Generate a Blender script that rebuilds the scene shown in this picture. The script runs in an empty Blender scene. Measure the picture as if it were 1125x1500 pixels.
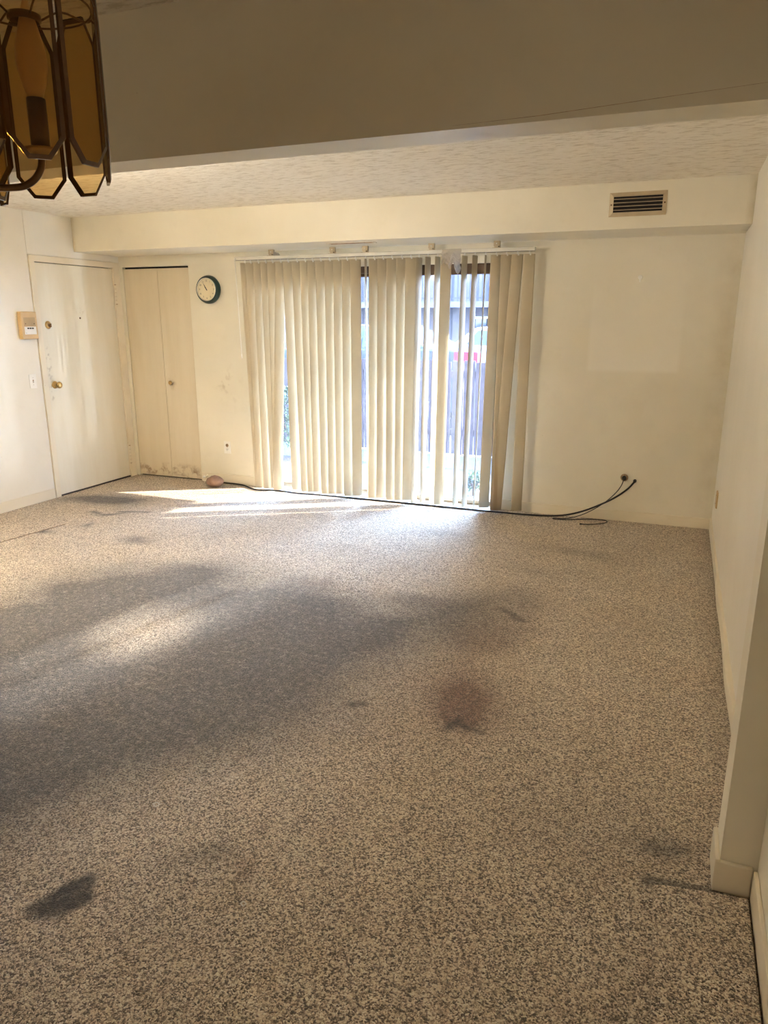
import bpy, bmesh, math, random
import numpy as np
from mathutils import Vector, Matrix

random.seed(7)
SC = bpy.context.scene
COL = SC.collection
R = math.radians

# ------------------------------------------------------------------ camera
cam_d = bpy.data.cameras.new('camera')
cam_d.sensor_fit = 'VERTICAL'
cam_d.sensor_height = 24.0
cam_d.lens = 1066.87 / 1500.0 * 24.0
cam_d.clip_start = 0.05
cam = bpy.data.objects.new('camera', cam_d)
cam.location = (0.0, 0.0, 1.5828)
cam.rotation_euler = (R(90 - 14.9155), 0.0, R(21.7963))
COL.objects.link(cam)
SC.camera = cam

# ------------------------------------------------------------------ light
SUN_AZ = (-0.8645, -0.5026)
SUN_EL = R(30.5)
world = bpy.data.worlds.new('world')
SC.world = world
world.use_nodes = True
wn = world.node_tree
wn.nodes.clear()
w_out = wn.nodes.new('ShaderNodeOutputWorld')
w_bg = wn.nodes.new('ShaderNodeBackground')
w_tc = wn.nodes.new('ShaderNodeTexCoord')
w_sep = wn.nodes.new('ShaderNodeSeparateXYZ')
w_ramp = wn.nodes.new('ShaderNodeValToRGB')
w_ramp.color_ramp.elements[0].position = 0.0
w_ramp.color_ramp.elements[0].color = (0.62, 0.76, 1.0, 1)      # pale blue at the horizon
w_ramp.color_ramp.elements[1].position = 0.8
w_ramp.color_ramp.elements[1].color = (0.26, 0.46, 1.0, 1)      # deeper blue overhead
w_bg.inputs['Strength'].default_value = 3.0
wn.links.new(w_tc.outputs['Generated'], w_sep.inputs[0])
wn.links.new(w_sep.outputs[2], w_ramp.inputs[0])
wn.links.new(w_ramp.outputs[0], w_bg.inputs[0])
wn.links.new(w_bg.outputs[0], w_out.inputs[0])

def lamp(name, kind, loc, direction, energy, color, **kw):
    d = bpy.data.lights.new(name, kind)
    d.energy = energy
    d.color = color
    for k, v in kw.items():
        setattr(d, k, v)
    o = bpy.data.objects.new(name, d)
    o.location = loc
    o.rotation_euler = Vector(direction).to_track_quat('-Z', 'Y').to_euler()
    COL.objects.link(o)
    return o

sun_dir = Vector((SUN_AZ[0] * math.cos(SUN_EL), SUN_AZ[1] * math.cos(SUN_EL), -math.sin(SUN_EL)))
lamp('sun', 'SUN', (6, 9, 8), sun_dir, 4.5, (1.0, 0.90, 0.76), angle=R(0.53))
# wide sun lamp added to boost sky light coming in through the patio door
lamp('sky_fill_sun', 'SUN', (-2, 20, 9), (-0.2, -1.0, -0.74), 8.5, (0.42, 0.64, 1.0), angle=R(46))
# daylight guide at the patio door (a sampling portal, gives no light of its own)
p = lamp('patio_door_portal', 'AREA', (-2.43, 6.16, 1.0), (0, -1, 0), 1.0, (1, 1, 1), shape='RECTANGLE', size=2.3, size_y=2.05)
p.data.cycles.is_portal = True
# fill light added behind the camera; no window is built there
lamp('rear_fill_light', 'AREA', (-1.2, -1.9, 1.5), (0.0, 0.6, -1.0), 2.4, (1.0, 0.88, 0.72), shape='RECTANGLE', size=1.4, size_y=1.1)
# spot added outside to throw a bright patch on the carpet
lamp('floor_patch_spot', 'SPOT', (0.04, 14.0, 3.66), Vector((-2.46, 2.78, 0.0)) - Vector((0.04, 14.0, 3.66)),
     6000.0, (0.92, 0.95, 1.0), spot_size=R(2.7), spot_blend=0.7, shadow_soft_size=0.36)

# unseen fill light added left of the frame to brighten ceiling and room
lamp('ceiling_fill_light', 'AREA', (-3.45, 2.50, 2.06), (0.25, 0.05, 1.0), 18.0, (1.0, 0.93, 0.82), shape='DISK', size=0.32)

# spot added as sun thrown up by patio slab and sill onto the hall wall
lamp('wall_glint_spot', 'SPOT', (0.7, 7.30, 0.02), Vector((-5.17, 4.75, 1.55)) - Vector((0.7, 7.30, 0.02)), 75.0, (0.74, 0.86, 1.0), spot_size=R(26), spot_blend=0.5, shadow_soft_size=0.015)

SC.view_settings.view_transform = 'Standard'
SC.view_settings.look = 'None'
SC.view_settings.gamma = 1.0
SC.view_settings.use_curve_mapping = False
SC.view_settings.exposure = 2.78
SC.cycles.use_denoising = True
SC.cycles.max_bounces = 14
SC.cycles.diffuse_bounces = 8
SC.cycles.transparent_max_bounces = 24
SC.cycles.sample_clamp_indirect = 6.0
SC.cycles.caustics_reflective = False
SC.cycles.caustics_refractive = False

# ------------------------------------------------------------------ materials
class NT:
    def __init__(self, name):
        self.m = bpy.data.materials.new(name)
        self.m.use_nodes = True
        self.t = self.m.node_tree
        self.t.nodes.clear()
        self.out = self.t.nodes.new('ShaderNodeOutputMaterial')
    def n(self, kind, **kw):
        nd = self.t.nodes.new('ShaderNode' + kind)
        for k, v in kw.items():
            if hasattr(nd, k) and k not in nd.inputs:
                setattr(nd, k, v)
            else:
                nd.inputs[k].default_value = v
        return nd
    def l(self, a, b):
        self.t.links.new(a, b)
    def coord(self, kind='Object'):
        return self.n('TexCoord').outputs[kind]
    def pos(self):
        return self.n('NewGeometry').outputs['Position']
    def noise(self, vec, scale, detail=3.0, rough=0.55):
        nd = self.n('TexNoise')
        nd.inputs['Scale'].default_value = scale
        nd.inputs['Detail'].default_value = detail
        nd.inputs['Roughness'].default_value = rough
        self.l(vec, nd.inputs['Vector'])
        return nd.outputs['Fac']
    def ramp(self, fac, stops):
        nd = self.n('ValToRGB')
        el = nd.color_ramp.elements
        while len(el) < len(stops):
            el.new(0.5)
        for e, (p_, c) in zip(el, stops):
            e.position = p_
            e.color = (c, c, c, 1) if isinstance(c, (int, float)) else (*c, 1)
        self.l(fac, nd.inputs[0])
        return nd.outputs[0]
    def mix(self, fac, a, b, mode='MIX'):
        nd = self.n('MixRGB', blend_type=mode)
        for k, v in ((0, fac), (1, a), (2, b)):
            if isinstance(v, bpy.types.NodeSocket):
                self.l(v, nd.inputs[k])
            else:
                nd.inputs[k].default_value = v if k == 0 else (*v, 1)
        return nd.outputs[0]
    def math(self, op, a, b=0.0, clamp=False):
        nd = self.n('Math', operation=op, use_clamp=clamp)
        for k, v in ((0, a), (1, b)):
            if isinstance(v, bpy.types.NodeSocket):
                self.l(v, nd.inputs[k])
            else:
                nd.inputs[k].default_value = v
        return nd.outputs[0]
    def bump(self, height, strength, dist):
        nd = self.n('Bump')
        nd.inputs['Strength'].default_value = strength
        nd.inputs['Distance'].default_value = dist
        self.l(height, nd.inputs['Height'])
        return nd.outputs[0]
    def principled(self, color, rough=0.5, metal=0.0, normal=None, spec=0.5):
        b = self.n('BsdfPrincipled')
        if isinstance(color, bpy.types.NodeSocket):
            self.l(color, b.inputs['Base Color'])
        else:
            b.inputs['Base Color'].default_value = (*color, 1)
        if isinstance(rough, bpy.types.NodeSocket):
            self.l(rough, b.inputs['Roughness'])
        else:
            b.inputs['Roughness'].default_value = rough
        b.inputs['Metallic'].default_value = metal
        b.inputs['Specular IOR Level'].default_value = spec
        if normal is not None:
            self.l(normal, b.inputs['Normal'])
        return b
    def done(self, shader):
        self.l(shader.outputs[0], self.out.inputs['Surface'])
        return self.m
    def box_mask(self, vec, ax0, a0, a1, ax1, b0, b1, soft):
        """soft rectangle of wear in two world axes"""
        s = self.n('SeparateXYZ')
        self.l(vec, s.inputs[0])
        res = None
        for ax, lo, hi in ((ax0, a0, a1), (ax1, b0, b1)):
            c, h = (lo + hi) / 2, (hi - lo) / 2
            d = self.math('ABSOLUTE', self.math('SUBTRACT', s.outputs[ax], c))
            v = self.math('DIVIDE', self.math('SUBTRACT', h, d), soft, clamp=True)
            res = v if res is None else self.math('MULTIPLY', res, v)
        return res

def plain(name, color, rough=0.5, metal=0.0, vary=0.06, scale=9.0, spec=0.5, bump=0.0):
    t = NT(name)
    v = t.noise(t.coord(), scale, 4.0)
    dark = tuple(c * (1 - vary) for c in color)
    light = tuple(min(1, c * (1 + vary)) for c in color)
    col = t.ramp(v, [(0.3, dark), (0.7, light)])
    nrm = None
    if bump:
        nrm = t.bump(t.noise(t.coord(), scale * 12, 3.0), bump, 0.002)
    return t.done(t.principled(col, rough, metal, nrm, spec))

CREAM = (0.76, 0.715, 0.605)
def wall_material(name, base=CREAM, rough=0.42, marks=None):
    t = NT(name)
    g = t.pos()
    col = t.ramp(t.noise(g, 1.3, 5.0), [(0.3, tuple(c * f for c, f in zip(base, (0.93, 0.92, 0.88)))), (0.7, tuple(min(1, c * 1.04) for c in base))])
    col = t.mix(t.ramp(t.noise(g, 6.0, 6.0, 0.7), [(0.55, 0.0), (0.80, 0.35)]), col, tuple(c * f for c, f in zip(base, (0.86, 0.83, 0.76))))
    specks = t.ramp(t.noise(g, 42.0, 2.0), [(0.77, 0.0), (0.80, 0.6)])
    col = t.mix(specks, col, (0.42, 0.34, 0.24))
    if marks:
        col = marks(t, g, col)
    nrm = t.bump(t.noise(g, 160.0, 2.0), 0.06, 0.001)
    return t.done(t.principled(col, rough, 0, nrm, 0.45))

def back_marks(t, g, col):
    ghost = t.box_mask(g, 0, -0.69, 0.0, 2, 1.17, 2.05, 0.03)          # where a picture used to hang
    fade = t.math('MULTIPLY', t.box_mask(g, 0, -2.0, 2.0, 2, 0.3, 1.95, 0.75), t.ramp(t.noise(g, 3.0, 4.0), [(0.3, 0.55), (0.7, 1.0)]))
    col = t.mix(t.math('MULTIPLY', t.math('MULTIPLY', ghost, fade), 0.75), col, (0.84, 0.80, 0.71))
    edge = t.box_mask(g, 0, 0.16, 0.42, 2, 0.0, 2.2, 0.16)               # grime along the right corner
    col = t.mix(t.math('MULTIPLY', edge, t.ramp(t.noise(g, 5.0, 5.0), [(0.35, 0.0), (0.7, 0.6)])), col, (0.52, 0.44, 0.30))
    sm = t.box_mask(g, 0, -4.2, -3.8, 2, 0.75, 1.2, 0.2)
    return t.mix(t.math('MULTIPLY', sm, t.ramp(t.noise(g, 14.0, 5.0), [(0.56, 0.0), (0.70, 0.55)])), col, (0.45, 0.36, 0.25))

M_WALL = wall_material('wall_paint')
M_WALL_BACK = wall_material('wall_paint_back', marks=back_marks)
def soffit_marks(t, g, col):
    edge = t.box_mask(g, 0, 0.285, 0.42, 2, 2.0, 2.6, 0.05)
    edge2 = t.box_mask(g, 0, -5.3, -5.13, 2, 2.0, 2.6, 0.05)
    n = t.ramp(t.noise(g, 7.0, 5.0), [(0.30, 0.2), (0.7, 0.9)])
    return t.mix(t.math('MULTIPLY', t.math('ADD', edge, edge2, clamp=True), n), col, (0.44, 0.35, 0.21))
M_SOFFIT = wall_material('wall_paint_soffit', marks=soffit_marks)
M_WALL_SATIN = wall_material('wall_paint_satin', (0.79, 0.755, 0.68), 0.30)
M_TRIM = wall_material('trim_paint', (0.78, 0.71, 0.58), 0.35)

def ceiling_material():
    t = NT('ceiling_texture')
    g = t.pos()
    mp = t.n('Mapping')
    t.l(g, mp.inputs['Vector'])
    mp.inputs['Scale'].default_value = (14.0, 46.0, 14.0)
    n1 = t.noise(mp.outputs[0], 1.0, 6.0, 0.65)
    col = t.ramp(n1, [(0.38, (0.62, 0.55, 0.43)), (0.48, (0.80, 0.74, 0.63)), (0.8, (0.84, 0.79, 0.69))])
    nrm = t.bump(n1, 0.55, 0.012)
    return t.done(t.principled(col, 0.8, 0, nrm, 0.2))
M_CEIL = ceiling_material()

def carpet_material(name, attr):
    t = NT(name)
    g = t.pos()
    fine = t.noise(g, 230.0, 2.0, 0.6)
    tuft = t.n('TexVoronoi', feature='F1')
    tuft.inputs['Scale'].default_value = 215.0
    wob = t.n('VectorMath', operation='ADD')
    t.l(g, wob.inputs[0])
    nn = t.n('TexNoise'); nn.inputs['Scale'].default_value = 140.0; t.l(g, nn.inputs['Vector'])
    sc = t.n('VectorMath', operation='SCALE'); t.l(nn.outputs['Color'], sc.inputs[0]); sc.inputs['Scale'].default_value = 0.012
    t.l(sc.outputs[0], wob.inputs[1])
    t.l(wob.outputs[0], tuft.inputs['Vector'])
    sep = t.n('SeparateColor'); t.l(tuft.outputs['Color'], sep.inputs[0])
    blend = t.math('ADD', t.math('MULTIPLY', sep.outputs[0], 0.45), t.math('MULTIPLY', fine, 0.55))
    col = t.ramp(blend, [(0.31, (0.085, 0.055, 0.034)), (0.46, (0.43, 0.32, 0.222)), (0.59, (0.84, 0.68, 0.50)), (0.72, (0.97, 0.88, 0.73))])
    large = t.ramp(t.noise(g, 2.2, 5.0, 0.6), [(0.3, (0.86, 0.84, 0.80)), (0.7, (1.0, 1.0, 1.0))])
    col = t.mix(1.0, col, large, 'MULTIPLY')
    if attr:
        a = t.n('Attribute', attribute_name='dirt_shade')
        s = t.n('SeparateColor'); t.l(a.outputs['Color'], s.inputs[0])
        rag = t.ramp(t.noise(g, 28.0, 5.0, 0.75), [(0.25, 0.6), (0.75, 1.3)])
        soil_shade = t.math('MULTIPLY', s.outputs[0], rag, clamp=True)  # traffic wear and spots mixed with painted shade
        col = t.mix(soil_shade, col, t.mix(1.0, col, (0.165, 0.16, 0.16), 'MULTIPLY'))
        red = t.math('MULTIPLY', s.outputs[1], rag, clamp=True)
        col = t.mix(red, col, t.mix(1.0, col, (0.33, 0.21, 0.18), 'MULTIPLY'))
        blot_shade = t.math('MULTIPLY', s.outputs[2], rag, clamp=True)
        col = t.mix(blot_shade, col, t.mix(1.0, col, (0.06, 0.05, 0.045), 'MULTIPLY'))
    h = t.math('ADD', t.math('SUBTRACT', 1.0, t.math('MULTIPLY', tuft.outputs['Distance'], 1.0)), t.math('MULTIPLY', fine, 0.8))
    nrm = t.bump(h, 0.9, 0.006)
    b = t.principled(col, 0.95, 0, nrm, 0.1)
    b.inputs['Sheen Weight'].default_value = 0.25
    b.inputs['Sheen Roughness'].default_value = 0.8
    return t.done(b)
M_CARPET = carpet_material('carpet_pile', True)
M_CARPET2 = carpet_material('carpet_pile_clean', False)

def vane_material(name='vane_vinyl', stained=False):
    t = NT(name)
    c = t.coord()
    col = t.ramp(t.noise(c, 3.0, 4.0), [(0.3, (0.61, 0.52, 0.375)), (0.7, (0.69, 0.61, 0.46))])
    if stained:
        g = t.pos()
        mp = t.n('Mapping'); t.l(g, mp.inputs['Vector']); mp.inputs['Scale'].default_value = (38.0, 10.0, 0.9)
        low = t.box_mask(g, 0, -1.9, -0.9, 2, -0.2, 1.15, 0.35)
        col = t.mix(t.math('MULTIPLY', low, t.ramp(t.noise(mp.outputs[0], 1.0, 4.0), [(0.42, 0.0), (0.60, 0.75)])), col, (0.34, 0.22, 0.10))
    a = t.principled(col, 0.5, 0, None, 0.35)
    tr = t.n('BsdfTranslucent'); tr.inputs[0].default_value = (0.80, 0.72, 0.56, 1)
    m = t.n('MixShader'); m.inputs[0].default_value = 0.16
    t.l(a.outputs[0], m.inputs[1]); t.l(tr.outputs[0], m.inputs[2])
    return t.done(m)
M_VANE = vane_material()
M_VANE_STAINED = vane_material('vane_vinyl_stained', True)

def glass_material(name, tint, refl=0.06, haze=0.0, haze_color=(0.9, 0.9, 1.0)):
    t = NT(name)
    tr = t.n('BsdfTransparent'); tr.inputs[0].default_value = (*tint, 1)
    gl = t.n('BsdfGlossy'); gl.inputs['Roughness'].default_value = 0.03
    fr = t.n('LayerWeight'); fr.inputs['Blend'].default_value = 0.5
    m = t.n('MixShader')
    t.l(t.math('ADD', t.math('MULTIPLY', t.math('POWER', fr.outputs['Facing'], 5.0), 0.55), refl * 0.6, clamp=True), m.inputs[0])
    t.l(tr.outputs[0], m.inputs[1]); t.l(gl.outputs[0], m.inputs[2])
    last = m
    if haze:
        tl = t.n('BsdfTranslucent'); tl.inputs[0].default_value = (*haze_color, 1)
        m2 = t.n('MixShader')
        t.l(t.ramp(t.noise(t.coord(), 3.0, 5.0), [(0.3, haze * 0.6), (0.7, haze)]), m2.inputs[0])
        t.l(m.outputs[0], m2.inputs[1]); t.l(tl.outputs[0], m2.inputs[2])
        last = m2
    return t.done(last)
M_GLASS = glass_material('door_glass', (0.95, 0.96, 0.97), 0.05, 0.010)
M_AMBER = glass_material('bronze_glass', (0.90, 0.78, 0.55), 0.06)
M_AMBER_EDGE = plain('bronze_glass_bevel', (0.13, 0.065, 0.027), 0.15, 0.0, 0.2, 20.0)
M_BRASS = plain('aged_brass', (0.50, 0.33, 0.13), 0.28, 1.0, 0.15, 30.0)
M_BRASS_DARK = plain('brown_brass', (0.16, 0.085, 0.035), 0.35, 0.7, 0.2, 30.0)
M_BULB = plain('bulb_glass', (0.80, 0.62, 0.42), 0.3, 0, 0.05)
M_DARK = plain('dark_void', (0.012, 0.010, 0.008), 0.9)
M_GAP = plain('door_gap', (0.06, 0.045, 0.035), 0.8)
M_RAIL = plain('rail_enamel', (0.66, 0.63, 0.56), 0.4)
M_WHITE = plain('white_plastic', (0.82, 0.80, 0.75), 0.4)
M_TAN = plain('tan_plastic', (0.60, 0.42, 0.21), 0.4, 0, 0.08)
M_TAN_DARK = plain('tan_grille', (0.46, 0.33, 0.17), 0.5, 0, 0.1)
M_BLACK = plain('black_rubber', (0.015, 0.014, 0.013), 0.45)
M_GREEN = plain('green_enamel', (0.008, 0.030, 0.019), 0.3, 0, 0.2)
M_FACE = plain('clock_paper', (0.74, 0.66, 0.47), 0.5, 0, 0.04)
M_CHROME = plain('chrome', (0.75, 0.73, 0.68), 0.15, 1.0)
M_BROWNMETAL = plain('bronze_aluminium', (0.085, 0.045, 0.022), 0.45, 0.3, 0.15)
M_TANSILL = plain('weathered_sill', (0.42, 0.34, 0.24), 0.6, 0, 0.25)
M_VENT = plain('vent_enamel', (0.52, 0.42, 0.28), 0.45, 0.2, 0.12)
M_RUST = plain('stained_metal', (0.40, 0.27, 0.16), 0.5, 0.5, 0.5, 40.0)
M_TAPE = glass_material('packing_tape', (0.90, 0.86, 0.80), 0.06, 0.62, (0.92, 0.84, 0.72))
M_STONE = plain('pinkish_stone', (0.27, 0.17, 0.125), 0.8, 0, 0.35, 9.0, 0.3, 0.5)
M_CARPET_EDGE = plain('carpet_backing', (0.40, 0.30, 0.21), 0.9, 0, 0.2)
M_LINT = plain('white_lint', (0.80, 0.77, 0.72), 0.9)
M_STEEL = plain('dull_steel', (0.35, 0.32, 0.28), 0.4, 0.8)

def door_paint(name, base, mark):
    t = NT(name)
    g = t.pos()
    mp = t.n('Mapping'); t.l(g, mp.inputs['Vector']); mp.inputs['Scale'].default_value = (5.0, 5.0, 0.7)
    streak = t.noise(mp.outputs[0], 1.0, 5.0, 0.6)
    col = t.ramp(streak, [(0.3, tuple(c * f for c, f in zip(base, (0.90, 0.87, 0.80)))), (0.65, base)])
    col = mark(t, g, col)
    return t.done(t.principled(col, 0.33, 0, t.bump(t.noise(g, 60.0, 2.0), 0.04, 0.001), 0.5))
def closet_marks(t, g, col):
    low = t.box_mask(g, 0, -5.2, -4.34, 2, -0.03, 0.17, 0.09)
    patch = t.ramp(t.noise(g, 11.0, 6.0, 0.72), [(0.49, 0.0), (0.62, 0.95)])
    col = t.mix(t.math('MULTIPLY', low, patch), col, (0.30, 0.19, 0.11))
    hand = t.box_mask(g, 0, -4.72, -4.58, 2, 0.88, 1.06, 0.05)
    return t.mix(t.math('MULTIPLY', hand, t.ramp(t.noise(g, 25.0, 4.0), [(0.45, 0.0), (0.65, 0.5)])), col, (0.45, 0.34, 0.20))
def entry_marks(t, g, col):
    s = t.box_mask(g, 1, 4.94, 5.02, 2, 0.85, 1.35, 0.05)
    col = t.mix(t.math('MULTIPLY', s, t.ramp(t.noise(g, 30.0, 5.0), [(0.50, 0.0), (0.62, 0.7)])), col, (0.25, 0.18, 0.12))
    d = t.box_mask(g, 1, 5.35, 5.48, 2, 1.60, 1.68, 0.04)
    return t.mix(t.math('MULTIPLY', d, t.ramp(t.noise(g, 30.0, 4.0), [(0.5, 0.0), (0.66, 0.6)])), col, (0.40, 0.30, 0.2))
M_DOOR = door_paint('entry_door_paint', (0.78, 0.74, 0.64), entry_marks)
M_CLOSET = door_paint('closet_door_paint', (0.70, 0.62, 0.48), closet_marks)

# outside
M_FENCE = plain('fence_wood', (0.085, 0.062, 0.066), 0.85, 0, 0.35, 6.0)
M_SIDING = plain('siding', (0.15, 0.135, 0.14), 0.8, 0, 0.08)
M_SIDING_DARK = plain('siding_dark', (0.07, 0.07, 0.08), 0.8, 0, 0.1)
M_CONCRETE = plain('concrete', (0.20, 0.19, 0.175), 0.9, 0, 0.2, 7.0)
M_ASPHALT = plain('asphalt', (0.10, 0.10, 0.105), 0.9, 0, 0.2, 7.0)
M_SHADE_BAND = plain('shade_band', (0.12, 0.10, 0.085), 0.95, 0, 0.5, 40.0)  # darker ground colour that paints the shadow band outside
M_SUNLIT_BAND = plain('sunlit_band', (0.22, 0.21, 0.185), 0.95, 0, 0.35, 60.0)  # paler ground colour that paints the sunlit strip by the fence
M_CAR_WHITE = plain('white_car_paint', (0.80, 0.80, 0.80), 0.2, 0, 0.02)
M_CAR_BLUE = plain('blue_car_paint', (0.10, 0.22, 0.42), 0.2, 0.2, 0.03)
M_CAR_GREY = plain('grey_car_paint', (0.09, 0.11, 0.15), 0.2, 0.3, 0.03)
M_CAR_GLASS = plain('car_window', (0.05, 0.07, 0.09), 0.06, 0, 0.1, 5.0, 0.8)
M_TYRE = plain('tyre', (0.02, 0.02, 0.02), 0.8)
M_REDLIGHT = plain('red_lens', (0.65, 0.02, 0.04), 0.25)
M_LEAF = plain('leaf', (0.07, 0.12, 0.045), 0.6, 0, 0.5, 25.0)
M_TWIG = plain('twig', (0.12, 0.08, 0.05), 0.9)

# ------------------------------------------------------------------ mesh helpers
def box(bm, x0, x1, y0, y1, z0, z1, mi=0, bev=0.0):
    t = bmesh.new()
    bmesh.ops.create_cube(t, size=1.0)
    bmesh.ops.scale(t, vec=(abs(x1 - x0), abs(y1 - y0), abs(z1 - z0)), verts=t.verts)
    bmesh.ops.translate(t, vec=((x0 + x1) / 2, (y0 + y1) / 2, (z0 + z1) / 2), verts=t.verts)
    if bev:
        bmesh.ops.bevel(t, geom=list(t.edges), offset=bev, segments=2, profile=0.5, affect='EDGES')
    merge(bm, t, mi)

def merge(bm, t, mi=0, mat=None):
    if mat is not None:
        bmesh.ops.transform(t, matrix=mat, verts=t.verts)
    vm = [bm.verts.new(v.co) for v in t.verts]
    t.verts.index_update()
    for f in t.faces:
        try:
            nf = bm.faces.new([vm[v.index] for v in f.verts])
            nf.material_index = mi if mi else f.material_index
            nf.smooth = f.smooth
        except ValueError:
            pass
    t.free()

def lathe(bm, prof, axis_mat=None, seg=28, mi=0, smooth=True):
    """prof: list of (radius, height) round the local z axis"""
    t = bmesh.new()
    rings = []
    for r, h in prof:
        if r < 1e-6:
            rings.append([t.verts.new((0, 0, h))])
        else:
            rings.append([t.verts.new((r * math.cos(2 * math.pi * k / seg), r * math.sin(2 * math.pi * k / seg), h)) for k in range(seg)])
    for a, b in zip(rings, rings[1:]):
        for k in range(seg):
            q = [a[k % len(a)], a[(k + 1) % len(a)], b[(k + 1) % len(b)], b[k % len(b)]]
            u = []
            for v in q:
                if v not in u:
                    u.append(v)
            if len(u) >= 3:
                f = t.faces.new(u)
                f.smooth = smooth
    bmesh.ops.recalc_face_normals(t, faces=t.faces)
    merge(bm, t, mi, axis_mat)

def tube(bm, pts, rad, seg=8, mi=0):
    pts = [Vector(p) for p in pts]
    t = bmesh.new()
    rings = []
    up = Vector((0, 0, 1))
    for i, p_ in enumerate(pts):
        d = (pts[min(i + 1, len(pts) - 1)] - pts[max(i - 1, 0)]).normalized()
        a = d.cross(up)
        if a.length < 1e-3:
            a = d.cross(Vector((1, 0, 0)))
        a.normalize()
        b = d.cross(a).normalized()
        r = rad[i] if isinstance(rad, (list, tuple)) else rad
        rings.append([t.verts.new(p_ + a * (r * math.cos(2 * math.pi * k / seg)) + b * (r * math.sin(2 * math.pi * k / seg))) for k in range(seg)])
    for A, B in zip(rings, rings[1:]):
        for k in range(seg):
            f = t.faces.new((A[k], A[(k + 1) % seg], B[(k + 1) % seg], B[k]))
            f.smooth = True
    t.faces.new(list(reversed(rings[0])))
    t.faces.new(rings[-1])
    bmesh.ops.recalc_face_normals(t, faces=t.faces)
    merge(bm, t, mi)

def spline(pts, n=8):
    pts = [Vector(p) for p in pts]
    P = [pts[0] * 2 - pts[1]] + pts + [pts[-1] * 2 - pts[-2]]
    res = []
    for i in range(1, len(P) - 2):
        for k in range(n):
            t = k / n
            a, b, c, d = P[i - 1], P[i], P[i + 1], P[i + 2]
            res.append(0.5 * ((2 * b) + (c - a) * t + (2 * a - 5 * b + 4 * c - d) * t * t + (3 * b - a - 3 * c + d) * t ** 3))
    res.append(pts[-1])
    return res

def obj(name, bm, mats, parent=None, loc=None):
    me = bpy.data.meshes.new(name)
    bm.normal_update()
    bm.to_mesh(me)
    bm.free()
    for m in (mats if isinstance(mats, (list, tuple)) else [mats]):
        me.materials.append(m)
    o = bpy.data.objects.new(name, me)
    COL.objects.link(o)
    if loc is not None:
        o.location = loc
    if parent is not None:
        o.parent = parent
    return o

def thing(name, label=None, cat=None, loc=(0, 0, 0), rotz=0.0, group=None, kind=None):
    o = bpy.data.objects.new(name, None)
    o.empty_display_size = 0.05
    o.location = loc
    o.rotation_euler = (0, 0, rotz)
    COL.objects.link(o)
    return tag(o, label, cat, group, kind)

def tag(o, label=None, cat=None, group=None, kind=None):
    for k, v in (('label', label), ('category', cat), ('group', group), ('kind', kind)):
        if v:
            o[k] = v
    return o

def boxes(name, lst, mats, parent=None, bev=0.0, kind=None):
    bm = bmesh.new()
    for b in lst:
        box(bm, *b[:6], mi=(b[6] if len(b) > 6 else 0), bev=bev)
    o = obj(name, bm, mats, parent)
    if kind:
        o['kind'] = kind
    return o

ROT_TO_ROOM = Matrix.Rotation(R(90), 4, 'X')        # local z -> -y (out of the back wall, into the room)
ROT_FROM_LEFT = Matrix.Rotation(R(90), 4, 'Y')      # local z -> +x (out of the left wall)
ROT_FROM_RIGHT = Matrix.Rotation(R(-90), 4, 'Y')    # local z -> -x

# ------------------------------------------------------------------ room numbers (metres)
D = 5.973       # back wall
XL, XR = -5.169, 0.335
ZS, ZC = 2.157, 2.447
YS = 5.407      # front of the soffit
YH0, YH1, ZH = 1.973, 2.110, 2.049   # header beam
DX0, DX1, DZ = -3.60, -1.31, 2.007   # patio door opening
CX0, CX1, CZ = -5.128, -4.36, 2.057  # closet opening
PX = 0.238      # pilaster face

# ------------------------------------------------------------------ structure
def value_noise(x, y, f, seed):
    rng = np.random.RandomState(seed)
    G = rng.rand(64, 64)
    u, v = x * f + 31.7, y * f + 17.3
    i, j = np.floor(u).astype(int), np.floor(v).astype(int)
    a, b = u - i, v - j
    a, b = a * a * (3 - 2 * a), b * b * (3 - 2 * b)
    g = lambda p_, q_: G[p_ % 64, q_ % 64]
    return (g(i, j) * (1 - a) + g(i + 1, j) * a) * (1 - b) + (g(i, j + 1) * (1 - a) + g(i + 1, j + 1) * a) * b

def poly_sd(x, y, P):
    """signed distance to a polygon, positive inside"""
    d = np.full(x.shape, 1e9)
    inside = np.zeros(x.shape, bool)
    n = len(P)
    for k in range(n):
        (x0, y0), (x1, y1) = P[k], P[(k + 1) % n]
        ex, ey = x1 - x0, y1 - y0
        t = np.clip(((x - x0) * ex + (y - y0) * ey) / (ex * ex + ey * ey), 0, 1)
        d = np.minimum(d, np.hypot(x - x0 - t * ex, y - y0 - t * ey))
        c = ((y0 > y) != (y1 > y)) & (x < ex * (y - y0) / (ey if abs(ey) > 1e-9 else 1e-9) + x0)
        inside ^= c
    return np.where(inside, d, -d)

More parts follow.
